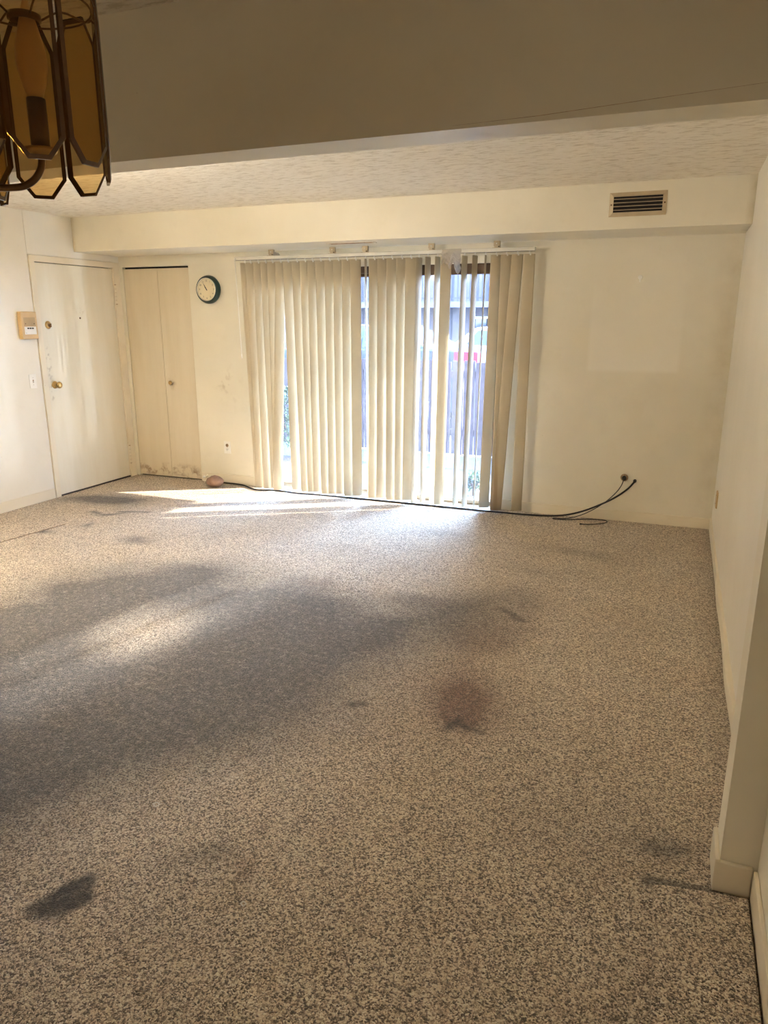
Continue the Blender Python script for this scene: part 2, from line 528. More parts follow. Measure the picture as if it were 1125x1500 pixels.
def make_floor():
    step = 0.0125
    xs = np.arange(-5.32, 0.50, step)
    ys = np.arange(-2.10, 6.10, step)
    X, Y = np.meshgrid(xs, ys)
    n1 = value_noise(X, Y, 1.6, 1) - 0.5
    n2 = value_noise(X, Y, 5.0, 2) - 0.5
    n3 = value_noise(X, Y, 14.0, 3) - 0.5
    wx = X + 0.22 * n1 + 0.09 * n2 + 0.03 * n3
    wy = Y + 0.22 * (value_noise(X, Y, 1.6, 5) - 0.5) + 0.09 * (value_noise(X, Y, 5.0, 6) - 0.5) + 0.03 * n3
    sm = lambda v, w: np.clip(v / w + 0.5, 0, 1) ** 2 * (3 - 2 * np.clip(v / w + 0.5, 0, 1))
    # trodden-in traffic wear, painted together with the shade beyond the door light
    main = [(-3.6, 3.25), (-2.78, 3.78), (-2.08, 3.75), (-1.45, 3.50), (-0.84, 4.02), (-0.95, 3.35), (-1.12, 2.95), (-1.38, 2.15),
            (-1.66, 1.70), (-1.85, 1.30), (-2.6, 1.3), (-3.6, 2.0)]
    soil_shade = 1.25 * sm(poly_sd(wx, wy, main) - 0.02, 0.85)
    soil_shade *= 0.98 + 0.4 * n2 + 0.2 * n1
    light_pool = np.exp(-(((X + 2.46) / 0.26) ** 2 + ((Y - 2.80) / 0.42) ** 2))  # carpet left paler to paint the pool of light here
    soil_shade *= 1 - 0.85 * light_pool
    def spot(cx, cy, rx, ry, amp, rot=0.0, hard=1.0):
        c, s = math.cos(rot), math.sin(rot)
        u, v = ((wx - cx) * c + (wy - cy) * s) / rx, (-(wx - cx) * s + (wy - cy) * c) / ry
        return amp * np.exp(-(u * u + v * v) ** hard)
    soil_shade += spot(-4.72, 4.90, 0.30, 0.17, 1.3, 0.3) + spot(-4.25, 4.66, 0.16, 0.03, 1.0, 0.5) + spot(-4.45, 5.02, 0.25, 0.14, 0.7)
    soil_shade += spot(-4.42, 4.05, 0.10, 0.05, 0.9) + spot(-3.57, 4.13, 0.17, 0.10, 0.55) + spot(-4.25, 4.35, 0.05, 0.05, 0.8)
    soil_shade += spot(-1.60, 5.05, 0.25, 0.12, 0.35) + spot(-0.55, 5.0, 0.35, 0.12, 0.35) + spot(-0.75, 4.55, 0.2, 0.12, 0.3)
    soil_shade += 0.35 * np.clip(1 - (XR - X) / 0.14, 0, 1) + 0.2 * np.clip(1 - np.abs(X + 0.05) / 0.5, 0, 1) * np.clip(1 - np.abs(Y - 2.1) / 0.35, 0, 1)
    soil_shade += spot(-1.15, 1.45, 0.07, 0.05, 0.5) + spot(0.02, 2.06, 0.09, 0.05, 0.6)
    red = spot(-0.67, 2.70, 0.22, 0.24, 0.95) + spot(-0.70, 2.55, 0.10, 0.08, 0.5) + spot(-0.86, 3.3, 0.16, 0.35, 0.6, 0.25) + spot(-0.95, 2.6, 0.5, 0.5, 0.25)
    red += spot(-0.72, 3.75, 0.12, 0.4, 0.35) + spot(-3.57, 4.13, 0.16, 0.09, 0.35) + spot(-1.95, 3.75, 0.2, 0.12, 0.4) + spot(-1.0, 1.46, 0.05, 0.03, 0.5)
    red += spot(-1.3, 3.7, 0.3, 0.1, 0.3) + spot(-2.2, 1.3, 0.3, 0.2, 0.25)
    blot_shade = sm(poly_sd(wx + 0.02 * n3, wy, [(-1.51, 1.12), (-1.50, 1.19), (-1.44, 1.27), (-1.38, 1.28), (-1.35, 1.22), (-1.38, 1.15), (-1.45, 1.11)]), 0.03)
    for (ax, ay, bx, by) in ((-0.80, 3.80, -0.70, 3.72), (-0.72, 3.70, -0.66, 3.68), (-0.70, 2.55, -0.60, 2.52), (-4.30, 4.70, -4.05, 4.78), (-4.5, 4.62, -4.42, 4.60), (-0.73, 2.50, -0.70, 2.58), (-1.16, 2.53, -1.12, 2.55), (0.055, 1.935, 0.15, 1.945), (0.13, 1.94, 0.24, 1.955)):  # last two strokes paint the shadow line behind the carpet patch
        ex, ey = bx - ax, by - ay
        t = np.clip(((X - ax) * ex + (Y - ay) * ey) / (ex * ex + ey * ey), 0, 1)
        blot_shade = np.maximum(blot_shade, 0.75 * np.exp(-(np.hypot(X - ax - t * ex, Y - ay - t * ey) / 0.022) ** 2))
    Z = 0.003 * (n1 + 0.6 * n2) - 0.002
    ny, nx = X.shape
    verts = np.stack([X, Y, Z], -1).reshape(-1, 3)
    idx = np.arange(nx * ny).reshape(ny, nx)
    faces = np.stack([idx[:-1, :-1], idx[:-1, 1:], idx[1:, 1:], idx[1:, :-1]], -1).reshape(-1, 4)
    me = bpy.data.meshes.new('floor')
    me.vertices.add(len(verts)); me.vertices.foreach_set('co', verts.astype('f').ravel())
    me.loops.add(faces.size); me.loops.foreach_set('vertex_index', faces.astype('i').ravel())
    me.polygons.add(len(faces)); me.polygons.foreach_set('loop_start', np.arange(0, faces.size, 4).astype('i'))
    me.update(calc_edges=True)
    me.polygons.foreach_set('use_smooth', np.ones(len(faces), bool))
    at = me.color_attributes.new('dirt_shade', 'FLOAT_COLOR', 'POINT')  # stains and wear, plus the shade painted into the carpet
    col = np.stack([np.clip(soil_shade, 0, 1), np.clip(red, 0, 1), np.clip(blot_shade, 0, 1), np.ones_like(X)], -1).reshape(-1, 4)
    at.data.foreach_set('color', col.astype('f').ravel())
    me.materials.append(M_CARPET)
    o = bpy.data.objects.new('floor', me)
    o['kind'] = 'structure'
    COL.objects.link(o)
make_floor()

S = 'structure'
T = 0.15
boxes('ceiling', [(-5.35, 0.50, -2.2, 6.12, ZC, ZC + 0.12)], M_CEIL, kind=S)
boxes('wall_back', [
    (XL - T, CX0, D, D + T, -0.05, ZC), (CX0, CX1, D, D + T, CZ, ZC), (CX1, DX0, D, D + T, -0.05, ZC),
    (DX0, DX1, D, D + T, DZ, ZC), (DX1, XR + T, D, D + T, -0.05, ZC),
    (CX0 - 0.03, CX1 + 0.03, D + T - 0.03, D + T, -0.05, CZ, 1)], [M_WALL_BACK, M_DARK], kind=S)
EY0, EY1, EZ = 4.879, 5.961, 2.100       # entry door frame outline on the left wall
boxes('wall_left', [
    (XL - T, XL, 1.9, EY0 - 0.005, -0.05, ZC), (XL - T, XL, EY0 - 0.002, D, EZ + 0.001, ZC), (XL - T, XL, EY1, D, -0.05, EZ),
    (XL - T, XL - 0.02, EY0 - 0.01, EY0 + 0.01, EZ, ZC, 1), (XL - T - 0.02, XL - 0.09, EY0 - 0.02, EY1 + 0.01, -0.05, EZ + 0.02, 1)], [M_WALL_SATIN, M_GAP], kind=S)
boxes('wall_right', [(XR, XR + T, -2.1, D + T, -0.05, ZC)], M_WALL_SATIN, kind=S)
boxes('wall_pilaster', [(PX, XR + 0.01, YH0, YH1, 0.0, ZH + 0.01)], M_WALL, kind=S)
boxes('wall_header', [(-5.25, XR + 0.01, YH0, YH1, ZH, ZC + 0.01)], M_WALL, kind=S)
bm = bmesh.new()
tube(bm, [(-0.60, YH0, 2.058), (-0.38, YH0, 2.0615), (-0.1, YH0, 2.074), (0.119, YH0, 2.083), (0.33, YH0, 2.090)], [0.0002, 0.0006, 0.0005, 0.0003, 0.0002], 6)
obj('plaster_crack', bm, M_RUST, bpy.data.objects['wall_header'])
boxes('wall_soffit', [(XL - 0.02, XR + 0.02, YS, D + 0.01, ZS, ZC + 0.01)], M_SOFFIT, kind=S)
boxes('wall_dining', [(-3.10, -2.95, -2.1, YH1, -0.05, ZC), (-5.3, -2.95, YH0, YH1, -0.05, ZH + 0.02)], M_WALL, kind=S)
boxes('wall_kitchen', [(-3.1, XR + T, -2.2, -2.05, -0.05, ZC)], M_WALL, kind=S)

BT, BH = 0.012, 0.092
def baseboard(name, x0, x1, y0, y1, h=BH):
    o = boxes(name, [(x0, x1, y0, y1, 0.0, h)], M_TRIM, bev=0.003, kind=S)
    return o
baseboard('baseboard_left', XL, XL + BT, YH1, EY0 - 0.012)
baseboard('baseboard_back_left', CX1 + 0.012, DX0 + 0.004, D - BT, D)
baseboard('baseboard_back_right', DX1 - 0.055, XR, D - BT, D, 0.085)
def wavy_base():
    bm = bmesh.new()
    N = 60
    L = []
    for k in range(N + 1):
        y = YH1 + (D - BT - YH1) * k / N
        off = BT + 0.010 * math.exp(-((y - 4.3) / 0.25) ** 2) + 0.014 * math.exp(-((y - 3.3) / 0.3) ** 2)
        L.append([bm.verts.new((XR, y, 0)), bm.verts.new((XR - off * 0.55 - 0.004, y, 0)), bm.verts.new((XR - off, y, BH)), bm.verts.new((XR, y, BH))])
    for a, b in zip(L, L[1:]):
        for k in range(3):
            bm.faces.new((a[k], a[k + 1], b[k + 1], b[k]))
    bm.faces.new(L[0]); bm.faces.new(L[-1])
    bmesh.ops.recalc_face_normals(bm, faces=bm.faces)
    o = obj('baseboard_right', bm, M_TRIM)
    o['kind'] = S
wavy_base()
boxes('baseboard_pilaster', [(PX - 0.013, PX, YH0 - 0.012, YH1, 0, 0.105), (PX - 0.013, XR - 0.013, YH0 - 0.013, YH0, 0, 0.100)], M_TRIM, bev=0.003, kind=S)
baseboard('baseboard_dining', XR - BT, XR, -2.0, YH0 - 0.013, 0.098)
boxes('trim_1', [(DX0 - 0.01, DX1 - 0.05, D - 0.115, D - 0.012, 0.0, 0.012), (DX0 + 0.005, DX1 - 0.005, D - 0.012, D + 0.02, 0.0, 0.012)], M_WHITE, bev=0.003, kind=S)

# ------------------------------------------------------------------ entry door (left wall)
dr = thing('door_1', kind=S, label='white painted steel entry door in the left wall')
SY0, SY1, SZ = 4.940, 5.874, 2.040
boxes('door_slab', [(XL - 0.045, XL - 0.006, SY0, SY1, 0.012, SZ)], M_DOOR, dr, bev=0.002)
boxes('door_frame', [
    (XL - 0.10, XL + 0.010, EY0 + 0.003, SY0 - 0.006, 0.0, SZ + 0.006), (XL - 0.10, XL + 0.010, SY1 + 0.005, EY1 - 0.002, 0.0, SZ + 0.006),
    (XL - 0.10, XL + 0.010, EY0 + 0.003, EY1 - 0.002, SZ + 0.006, EZ - 0.002)], M_TRIM, dr)
boxes('door_stop_gap', [(XL - 0.06, XL - 0.05, SY0 - 0.03, SY1 + 0.03, 0.0, SZ + 0.03), (XL - 0.05, XL + 0.002, SY0, SY1, 0.0, 0.0115)], M_GAP, dr)
bm = bmesh.new()
lathe(bm, [(0.0, 0), (0.033, 0), (0.033, 0.004), (0.026, 0.010), (0.014, 0.013), (0.012, 0.030), (0.018, 0.034), (0.027, 0.042), (0.029, 0.054), (0.025, 0.064), (0.012, 0.068), (0, 0.068)],
      Matrix.Translation((XL - 0.006, 5.020, 1.005)) @ ROT_FROM_LEFT)
obj('door_knob', bm, M_BRASS, dr)['label'] = 'round polished brass door knob'
bm = bmesh.new()
lathe(bm, [(0, 0), (0.034, 0), (0.034, 0.004), (0.028, 0.010), (0.020, 0.013), (0.018, 0.012), (0, 0.012)], Matrix.Translation((XL - 0.006, 5.020, 1.524)) @ ROT_FROM_LEFT)
dbolt = obj('deadbolt', bm, M_BRASS, dr)
bm = bmesh.new()
lathe(bm, [(0, 0.010), (0.012, 0.010), (0.011, 0.020), (0, 0.020)], Matrix.Translation((XL - 0.006, 5.022, 1.520)) @ ROT_FROM_LEFT, 16)
box(bm, XL + 0.012, XL + 0.028, 5.018, 5.026, 1.506, 1.536)
obj('thumb_turn', bm, M_BRASS_DARK, dbolt)
bm = bmesh.new()
lathe(bm, [(0, 0), (0.009, 0), (0.008, 0.004), (0.004, 0.004), (0.003, 0.001), (0, 0.001)], Matrix.Translation((XL - 0.006, 5.404, 1.582)) @ ROT_FROM_LEFT, 14)
obj('peephole', bm, M_BRASS_DARK, dr)
for z0 in (1.715, 0.145):
    bm = bmesh.new()
    lathe(bm, [(0, 0), (0.009, 0), (0.009, 0.175), (0, 0.175)], Matrix.Translation((XL + 0.013, 5.884, z0)), 12)
    for k in range(1, 5):
        lathe(bm, [(0.0095, 0.035 * k - 0.001), (0.0095, 0.035 * k + 0.001)], Matrix.Translation((XL + 0.013, 5.884, z0)), 12, 1)
    box(bm, XL + 0.010, XL + 0.013, 5.884, 5.925, z0, z0 + 0.175)
    lathe(bm, [(0, -0.006), (0.006, -0.006), (0.011, 0), (0, 0.001)], Matrix.Translation((XL + 0.013, 5.884, z0)), 12, 1)
    lathe(bm, [(0, 0.182), (0.006, 0.182), (0.011, 0.176), (0, 0.174)], Matrix.Translation((XL + 0.013, 5.884, z0)), 12, 1)
    obj('hinge', bm, [M_TRIM, M_RUST], dr)

# ------------------------------------------------------------------ closet bifold door (back wall)
dc = thing('door_2', kind=S, label='cream bifold closet door in the far left corner')
mid = -4.722
boxes('door_panel', [(CX0 + 0.006, mid - 0.002, D + 0.004, D + 0.034, 0.014, CZ - 0.018)], M_CLOSET, dc, bev=0.002)
boxes('door_panel', [(mid + 0.002, CX1 - 0.004, D + 0.004, D + 0.034, 0.014, CZ - 0.018)], M_CLOSET, dc, bev=0.002)
boxes('door_track', [(CX0, CX1, D + 0.04, D + 0.08, CZ - 0.03, CZ), (CX0, CX1, D + 0.035, D + 0.06, 0.0, 0.012)], M_DARK, dc)
bm = bmesh.new()
lathe(bm, [(0, 0), (0.010, 0), (0.010, 0.010), (0.019, 0.018), (0.021, 0.027), (0.015, 0.034), (0, 0.036)], Matrix.Translation((-4.648, D + 0.004, 0.966)) @ ROT_TO_ROOM, 20)
obj('knob', bm, M_BRASS, dc)['label'] = 'small round brass closet knob'

# ------------------------------------------------------------------ patio door
pd = thing('door_3', kind=S, label='sliding glass patio door in a dark bronze frame behind the vertical blind')
boxes('door_frame', [
    (DX0, DX0 + 0.05, D + 0.03, D + 0.13, 0, DZ), (DX1 - 0.05, DX1, D + 0.03, D + 0.13, 0, DZ),
    (DX0 + 0.05, DX1 - 0.05, D + 0.03, D + 0.13, 1.952, DZ)], M_BROWNMETAL, pd, bev=0.002)
boxes('door_track', [(DX0, DX1, D + 0.02, D + 0.13, 0, 0.018), (DX0, DX1, D + 0.045, D + 0.05, 0.018, 0.03), (DX0, DX1, D + 0.09, D + 0.095, 0.018, 0.03)], M_TANSILL, pd)
for (x0, x1, y) in ((DX0 + 0.05, -2.262, D + 0.09), (-2.318, DX1 - 0.05, D + 0.046)):
    sf = boxes('sash', [
        (x0, x0 + 0.055, y - 0.015, y + 0.018, 0.022, 1.955), (x1 - 0.055, x1, y - 0.015, y + 0.018, 0.022, 1.955),
        (x0 + 0.055, x1 - 0.055, y - 0.014, y + 0.017, 1.925, 1.955), (x0 + 0.055, x1 - 0.055, y - 0.014, y + 0.017, 0.022, 0.052, 1)], [M_BROWNMETAL, M_TANSILL], pd)
    boxes('glass_pane', [(x0 + 0.05, x1 - 0.05, y - 0.002, y + 0.002, 0.045, 1.93)], M_GLASS, sf)

# ------------------------------------------------------------------ vertical blind
VB = thing('vertical_blind', 'wide cream vertical blind with crooked vanes hung across the patio door', 'blind', (-2.43, 5.855, 2.085))
def vb(o):
    o.matrix_parent_inverse = Matrix.Translation((2.43, -5.855, -2.085))
    return o
bm = bmesh.new()
box(bm, -3.765, -1.105, 5.832, 5.878, 2.076, 2.105, bev=0.004)
box(bm, -3.763, -1.107, 5.846, 5.864, 2.0745, 2.078, mi=1)
vb(obj('head_rail', bm, [M_RAIL, M_GAP], VB))
VANES = [(-3.667, -3.615, 0.50), (-3.611, -3.6, 0.50), (-3.533, -3.525, 0.50), (-3.459, -3.44, 0.50), (-3.391, -3.411, 0.50), (-3.309, -3.407, 0.53),
         (-3.236, -3.218, 0.52), (-3.149, -3.121, 0.50), (-3.07, -3.055, 0.50), (-2.998, -2.997, 0.50), (-2.922, -2.912, 0.50), (-2.837, -2.839, 0.50),
         (-2.756, -2.764, 0.50), (-2.676, -2.685, 0.50), (-2.597, -2.598, 0.50), (-2.505, -2.492, 1.77), (-2.429, -2.448, 0.50), (-2.352, -2.367, 0.50),
         (-2.272, -2.277, 0.50), (-2.186, -2.198, 0.50), (-2.107, -2.122, 0.44), (-2.037, -2.061, 1.27), (-1.961, -1.98, 1.35), (-1.88, -1.899, 1.37),
         (-1.81, -1.832, 0.46), (-1.657, -1.684, 1.32), (-1.573, -1.605, 1.34), (-1.489, -1.523, 1.69), (-1.404, -1.433, 0.5), (-1.324, -1.334, 0.5),
         (-1.239, -1.322, 0.37), (-1.148, -1.158, 0.35)]
VW, VTOP = 0.089, 2.055
for i, (xt, xb, ang) in enumerate(VANES):
    zb = 0.026 + 0.006 * math.sin(i * 2.3)
    yb = 5.855 + (-0.03 if i in (5, 30) else 0.0) + 0.004 * math.sin(i * 1.7)
    tw = 0.025 * math.sin(i * 1.9)
    bm = bmesh.new()
    NS, NZ = 12, 8
    sheets = []
    for off in (0.0, 0.0010):
        g = []
        for k in range(NZ + 1):
            f = k / NZ
            z = VTOP + (zb - VTOP) * f
            a = ang + tw * f
            cx = xt + (xb - xt) * f
            cy = 5.855 + (yb - 5.855) * f
            row = []
            for j in range(NS + 1):
                s = (j / NS - 0.5) * VW
                sag = off - 0.0065 * (1 - (2 * j / NS - 1) ** 2)
                row.append(bm.verts.new((cx + s * math.cos(a) - sag * math.sin(a), cy + s * math.sin(a) + sag * math.cos(a), z)))
            g.append(row)
        sheets.append(g)
    F, B = sheets
    for k in range(NZ):
        for j in range(NS):
            for q in ((F[k][j], F[k + 1][j], F[k + 1][j + 1], F[k][j + 1]), (B[k][j], B[k][j + 1], B[k + 1][j + 1], B[k + 1][j])):
                bm.faces.new(q).smooth = True
        bm.faces.new((F[k][0], B[k][0], B[k + 1][0], F[k + 1][0]))
        bm.faces.new((F[k][NS], F[k + 1][NS], B[k + 1][NS], B[k][NS]))
    for k in (0, NZ):
        for j in range(NS):
            bm.faces.new((F[k][j], F[k][j + 1], B[k][j + 1], B[k][j]))
    bmesh.ops.recalc_face_normals(bm, faces=bm.faces)
    v = vb(obj('vane', bm, M_VANE_STAINED if i == 30 else M_VANE, VB))
    if i == 30:
        v['label'] = 'leaning vane with a brown water stain'
    v.shadow_terminator_geometry_offset = 0.0
    bm = bmesh.new()
    box(bm, xt - 0.005, xt + 0.005, 5.852, 5.858, VTOP - 0.012, 2.077)
    box(bm, xt - 0.012 * math.cos(ang) - 0.002, xt + 0.012 * math.cos(ang) + 0.002, 5.849, 5.861, VTOP - 0.010, VTOP + 0.002)
    h = obj('vane_hook', bm, M_WHITE, v)
for x in (-3.40, -2.81, -2.51, -1.935, -1.404):
    bm = bmesh.new()
    box(bm, x - 0.030, x + 0.030, 5.835, 5.885, 2.1045, 2.108)
    box(bm, x - 0.014, x + 0.014, 5.840, 5.875, 2.108, 2.122)
    box(bm, x - 0.024, x + 0.024, 5.850, 5.875, 2.120, 2.1565)
    box(bm, x - 0.024, x + 0.024, 5.875, 5.878, 2.106, 2.1565)
    lathe(bm, [(0, 0), (0.005, 0), (0.004, 0.003), (0, 0.003)], Matrix.Translation((x, 5.850, 2.138)) @ ROT_TO_ROOM, 10, 1)
    vb(obj('mounting_bracket', bm, [M_VENT, M_WHITE], VB))
bm = bmesh.new()
t_ = bmesh.new()
pr = [(-0.030, 0), (0.026, 0), (0.026, 0.006), (0.012, 0.022), (-0.012, 0.030), (-0.024, 0.024)]
fr = [t_.verts.new((x, -0.012, z)) for x, z in pr]
bk = [t_.verts.new((x, 0.012, z)) for x, z in pr]
t_.faces.new(list(reversed(fr))); t_.faces.new(bk)
for k in range(len(pr)):
    t_.faces.new((fr[k], fr[(k + 1) % len(pr)], bk[(k + 1) % len(pr)], bk[k]))
bmesh.ops.recalc_face_normals(t_, faces=t_.faces)
merge(bm, t_, 0, Matrix.Translation((-3.345, 5.855, 2.105)))
vb(obj('spring_clip', bm, M_STEEL, VB))['label'] = 'dark metal spring clip standing on the rail'
# crumpled clear tape over the head rail
bm = bmesh.new()
NX, NZ = 14, 12
g = []
for k in range(NZ + 1):
    row = []
    for j in range(NX + 1):
        x = -1.838 + 0.158 * j / NX
        f = k / NZ
        low = 1.975 + 0.03 * math.sin(j * 0.9) - (0.03 if j > 9 else 0.0) + (0.04 if j in (4, 5) else 0)
        z = 2.108 + (low - 2.108) * f
        y = 5.827 - 0.007 * math.sin(j * 1.1 + k * 0.7) * f - 0.004 * math.cos(k * 1.9 + j) * f - 0.012 * f
        row.append(bm.verts.new((x + 0.004 * math.sin(k * 1.3), y, z)))
    g.append(row)
for k in range(NZ):
    for j in range(NX):
        bm.faces.new((g[k][j], g[k][j + 1], g[k + 1][j + 1], g[k + 1][j]))
vb(obj('tape_strip', bm, M_TAPE, VB))['label'] = 'crumpled clear packing tape stuck over the rail'
bm = bmesh.new()
tube(bm, [(-3.752, 5.826, 2.085), (-3.750, 5.822, 2.05), (-3.735, 5.818, 1.70), (-3.722, 5.815, 1.255)], 0.0035, 8)
lathe(bm, [(0, -0.03), (0.005, -0.028), (0.006, 0), (0.004, 0.01), (0, 0.01)], Matrix.Translation((-3.722, 5.815, 1.255)), 10)
box(bm, -3.757, -3.747, 5.818, 5.834, 2.078, 2.092)
vb(obj('tilt_wand', bm, M_WHITE, VB))

# ------------------------------------------------------------------ wall clock
ck = thing('wall_clock', 'round dark green wall clock with a cream dial above the closet corner', 'clock', (-4.137, D, 1.838))
bm = bmesh.new()
lathe(bm, [(0, 0), (0.122, 0), (0.127, 0.006), (0.127, 0.022), (0.121, 0.040), (0.112, 0.052), (0.104, 0.054), (0.102, 0.044)], ROT_TO_ROOM, 56)
obj('clock_case', bm, M_GREEN, ck)
bm = bmesh.new()
lathe(bm, [(0.102, 0.050), (0.104, 0.055), (0.100, 0.057), (0.096, 0.054), (0.096, 0.046)], ROT_TO_ROOM, 56)
obj('bezel', bm, M_CHROME, ck)
bm = bmesh.new()
lathe(bm, [(0, 0.0475), (0.098, 0.0475), (0.098, 0.044), (0, 0.044)], ROT_TO_ROOM, 56, 0, False)
dial = obj('clock_dial', bm, M_FACE, ck)
M_INK = plain('numeral_ink', (0.10, 0.085, 0.07), 0.6)
for k in range(1, 13):
    cu = bpy.data.curves.new('num', 'FONT')
    cu.body = str(k); cu.size = 0.023; cu.align_x = 'CENTER'; cu.align_y = 'CENTER'; cu.extrude = 0.0003
    to = bpy.data.objects.new('num', cu)
    COL.objects.link(to)
    bpy.context.view_layer.update()
    me = bpy.data.meshes.new_from_object(to.evaluated_get(bpy.context.evaluated_depsgraph_get()))
    tb = bmesh.new(); tb.from_mesh(me)
    a = R(90 - 30 * k)
    nbm = bmesh.new()
    merge(nbm, tb, 0, Matrix.Translation((0.077 * math.cos(a), -0.0482, 0.077 * math.sin(a))) @ ROT_TO_ROOM)
    bpy.data.objects.remove(to); bpy.data.curves.remove(cu); bpy.data.meshes.remove(me)
    obj('numeral', nbm, M_INK, dial)
for nm, ln, wd, a, yy in (('hour_hand', 0.045, 0.005, R(90 - 30 * 10.9), -0.0500), ('minute_hand', 0.068, 0.0035, R(90 - 6 * 55), -0.0512)):
    bm = bmesh.new()
    c, s = math.cos(a), math.sin(a)
    prof = [(-0.012, wd * 0.6), (ln * 0.5, wd), (ln, wd * 0.2), (ln, -wd * 0.2), (ln * 0.5, -wd), (-0.012, -wd * 0.6)]
    f0 = [bm.verts.new((u * c - v_ * s, yy, u * s + v_ * c)) for u, v_ in prof]
    f1 = [bm.verts.new((u * c - v_ * s, yy + 0.0008, u * s + v_ * c)) for u, v_ in prof]
    bm.faces.new(f0); bm.faces.new(list(reversed(f1)))
    for k in range(6):
        bm.faces.new((f0[k], f1[k], f1[(k + 1) % 6], f0[(k + 1) % 6]))
    bmesh.ops.recalc_face_normals(bm, faces=bm.faces)
    obj(nm, bm, M_BLACK, ck)
bm = bmesh.new()
lathe(bm, [(0, 0.0475), (0.005, 0.0475), (0.004, 0.0535), (0, 0.0535)], ROT_TO_ROOM, 14)
obj('hand_pivot', bm, M_BLACK, ck)

# ------------------------------------------------------------------ intercom and switch on the left wall
ic = thing('intercom', 'tan wall intercom with a speaker and white button panel beside the entry door', 'intercom', (XL, 4.777, 1.522))
bm = bmesh.new()
box(bm, 0, 0.042, -0.083, 0.083, -0.113, 0.113, bev=0.006)
obj('intercom_case', bm, M_TAN, ic)
bm = bmesh.new()
box(bm, 0.040, 0.044, -0.060, 0.062, -0.006, 0.066, bev=0.0015)
for k in range(7):
    hw = (0.030, 0.028, 0.024, 0.018, 0.024, 0.028, 0.030)[k] if False else math.sqrt(max(0.0, 0.027 ** 2 - (0.0075 * (k - 3)) ** 2))
    box(bm, 0.0435, 0.0458, -hw, hw, 0.028 + 0.0075 * (k - 3) - 0.0018, 0.028 + 0.0075 * (k - 3) + 0.0018)
obj('speaker_grille', bm, M_TAN_DARK, ic)
for y in (-0.044, 0.046):
    bm = bmesh.new()
    lathe(bm, [(0, 0), (0.0045, 0), (0.004, 0.003), (0, 0.003)], Matrix.Translation((0.0435, y, 0.014)) @ ROT_FROM_LEFT, 10)
    obj('screw', bm, M_BRASS_DARK, ic)
bp = boxes('button_panel', [(0.040, 0.0445, -0.058, 0.062, -0.073, -0.010)], M_WHITE, ic, bev=0.001)
for y in (-0.022, 0.002, 0.026):
    b_ = boxes('button', [(0.0440, 0.0490, y - 0.009, y + 0.007, -0.029, -0.018), ], M_BLACK, bp, bev=0.001)
bm = bmesh.new()
lathe(bm, [(0, 0), (0.003, 0), (0.002, 0.002), (0, 0.002)], Matrix.Translation((0.0445, -0.046, -0.062)) @ ROT_FROM_LEFT, 8)
obj('indicator_light', bm, M_BLACK, bp)

sw = thing('light_switch', 'white toggle light switch on the left wall below the intercom', 'switch', (XL, 4.776, 1.056))
boxes('switch_plate', [(0, 0.006, -0.036, 0.036, -0.060, 0.060)], M_WHITE, sw, bev=0.0025)
bm = bmesh.new()
box(bm, 0.005, 0.0068, -0.006, 0.006, -0.013, 0.013, mi=1)
box(bm, 0.004, 0.018, -0.0045, 0.0045, -0.011, 0.003, bev=0.001)
obj('toggle', bm, [M_WHITE, M_RUST], sw)
for z in (-0.030, 0.030):
    bm = bmesh.new()
    lathe(bm, [(0, 0), (0.0032, 0), (0.0025, 0.0015), (0, 0.0015)], Matrix.Translation((0.0058, 0, z)) @ ROT_FROM_LEFT, 10)
    obj('screw', bm, M_STEEL, sw)

# ------------------------------------------------------------------ outlets, plates
ot = thing('wall_outlet', 'worn cream duplex outlet on the far wall left of the blind', 'outlet', (-4.036, D, 0.360))
boxes('outlet_plate', [(-0.038, 0.038, -0.006, 0, -0.060, 0.060)], M_WHITE, ot, bev=0.0025)
for z, m in ((0.021, M_RUST), (-0.021, M_WHITE)):
    bm = bmesh.new()
    lathe(bm, [(0, 0), (0.0165, 0), (0.0155, 0.003), (0, 0.003)], Matrix.Translation((0, -0.0055, z)) @ ROT_TO_ROOM, 20)
    for x in (-0.0062, 0.0062):
        box(bm, x - 0.0013, x + 0.0013, -0.0092, -0.008, z - 0.001, z + 0.008, mi=1)
    lathe(bm, [(0, 0), (0.0026, 0), (0.0026, 0.0008), (0, 0.0008)], Matrix.Translation((0, -0.0086, z - 0.008)) @ ROT_TO_ROOM, 8, 1)
    obj('socket', bm, [m, M_BLACK], ot)
bm = bmesh.new()
lathe(bm, [(0, 0), (0.003, 0), (0.002, 0.0016), (0, 0.0016)], Matrix.Translation((0, -0.0058, 0)) @ ROT_TO_ROOM, 8)
obj('screw', bm, M_STEEL, ot)

bp_ = thing('wall_plate', 'beige blank wall plate with clipped corners low on the right wall', 'wall plate', (XR, 5.545, 0.336))
bm = bmesh.new()
t_ = bmesh.new()
pr = [(-0.060, -0.040), (-0.045, -0.058), (0.045, -0.058), (0.060, -0.040), (0.060, 0.040), (0.045, 0.058), (-0.045, 0.058), (-0.060, 0.040)]
f0 = [t_.verts.new((0, y, z)) for y, z in pr]
f1 = [t_.verts.new((-0.010, y * 0.94, z * 0.94)) for y, z in pr]
t_.faces.new(f0); t_.faces.new(list(reversed(f1)))
for k in range(8):
    t_.faces.new((f0[k], f1[k], f1[(k + 1) % 8], f0[(k + 1) % 8]))
bmesh.ops.recalc_face_normals(t_, faces=t_.faces)
merge(bm, t_)
obj('cover', bm, M_TAN, bp_)
for z in (0.030, -0.030):
    bm = bmesh.new()
    lathe(bm, [(0, 0), (0.0035, 0), (0.003, 0.002), (0, 0.002)], Matrix.Translation((-0.0098, 0, z)) @ ROT_FROM_RIGHT, 10)
    obj('screw', bm, M_BRASS_DARK, bp_)

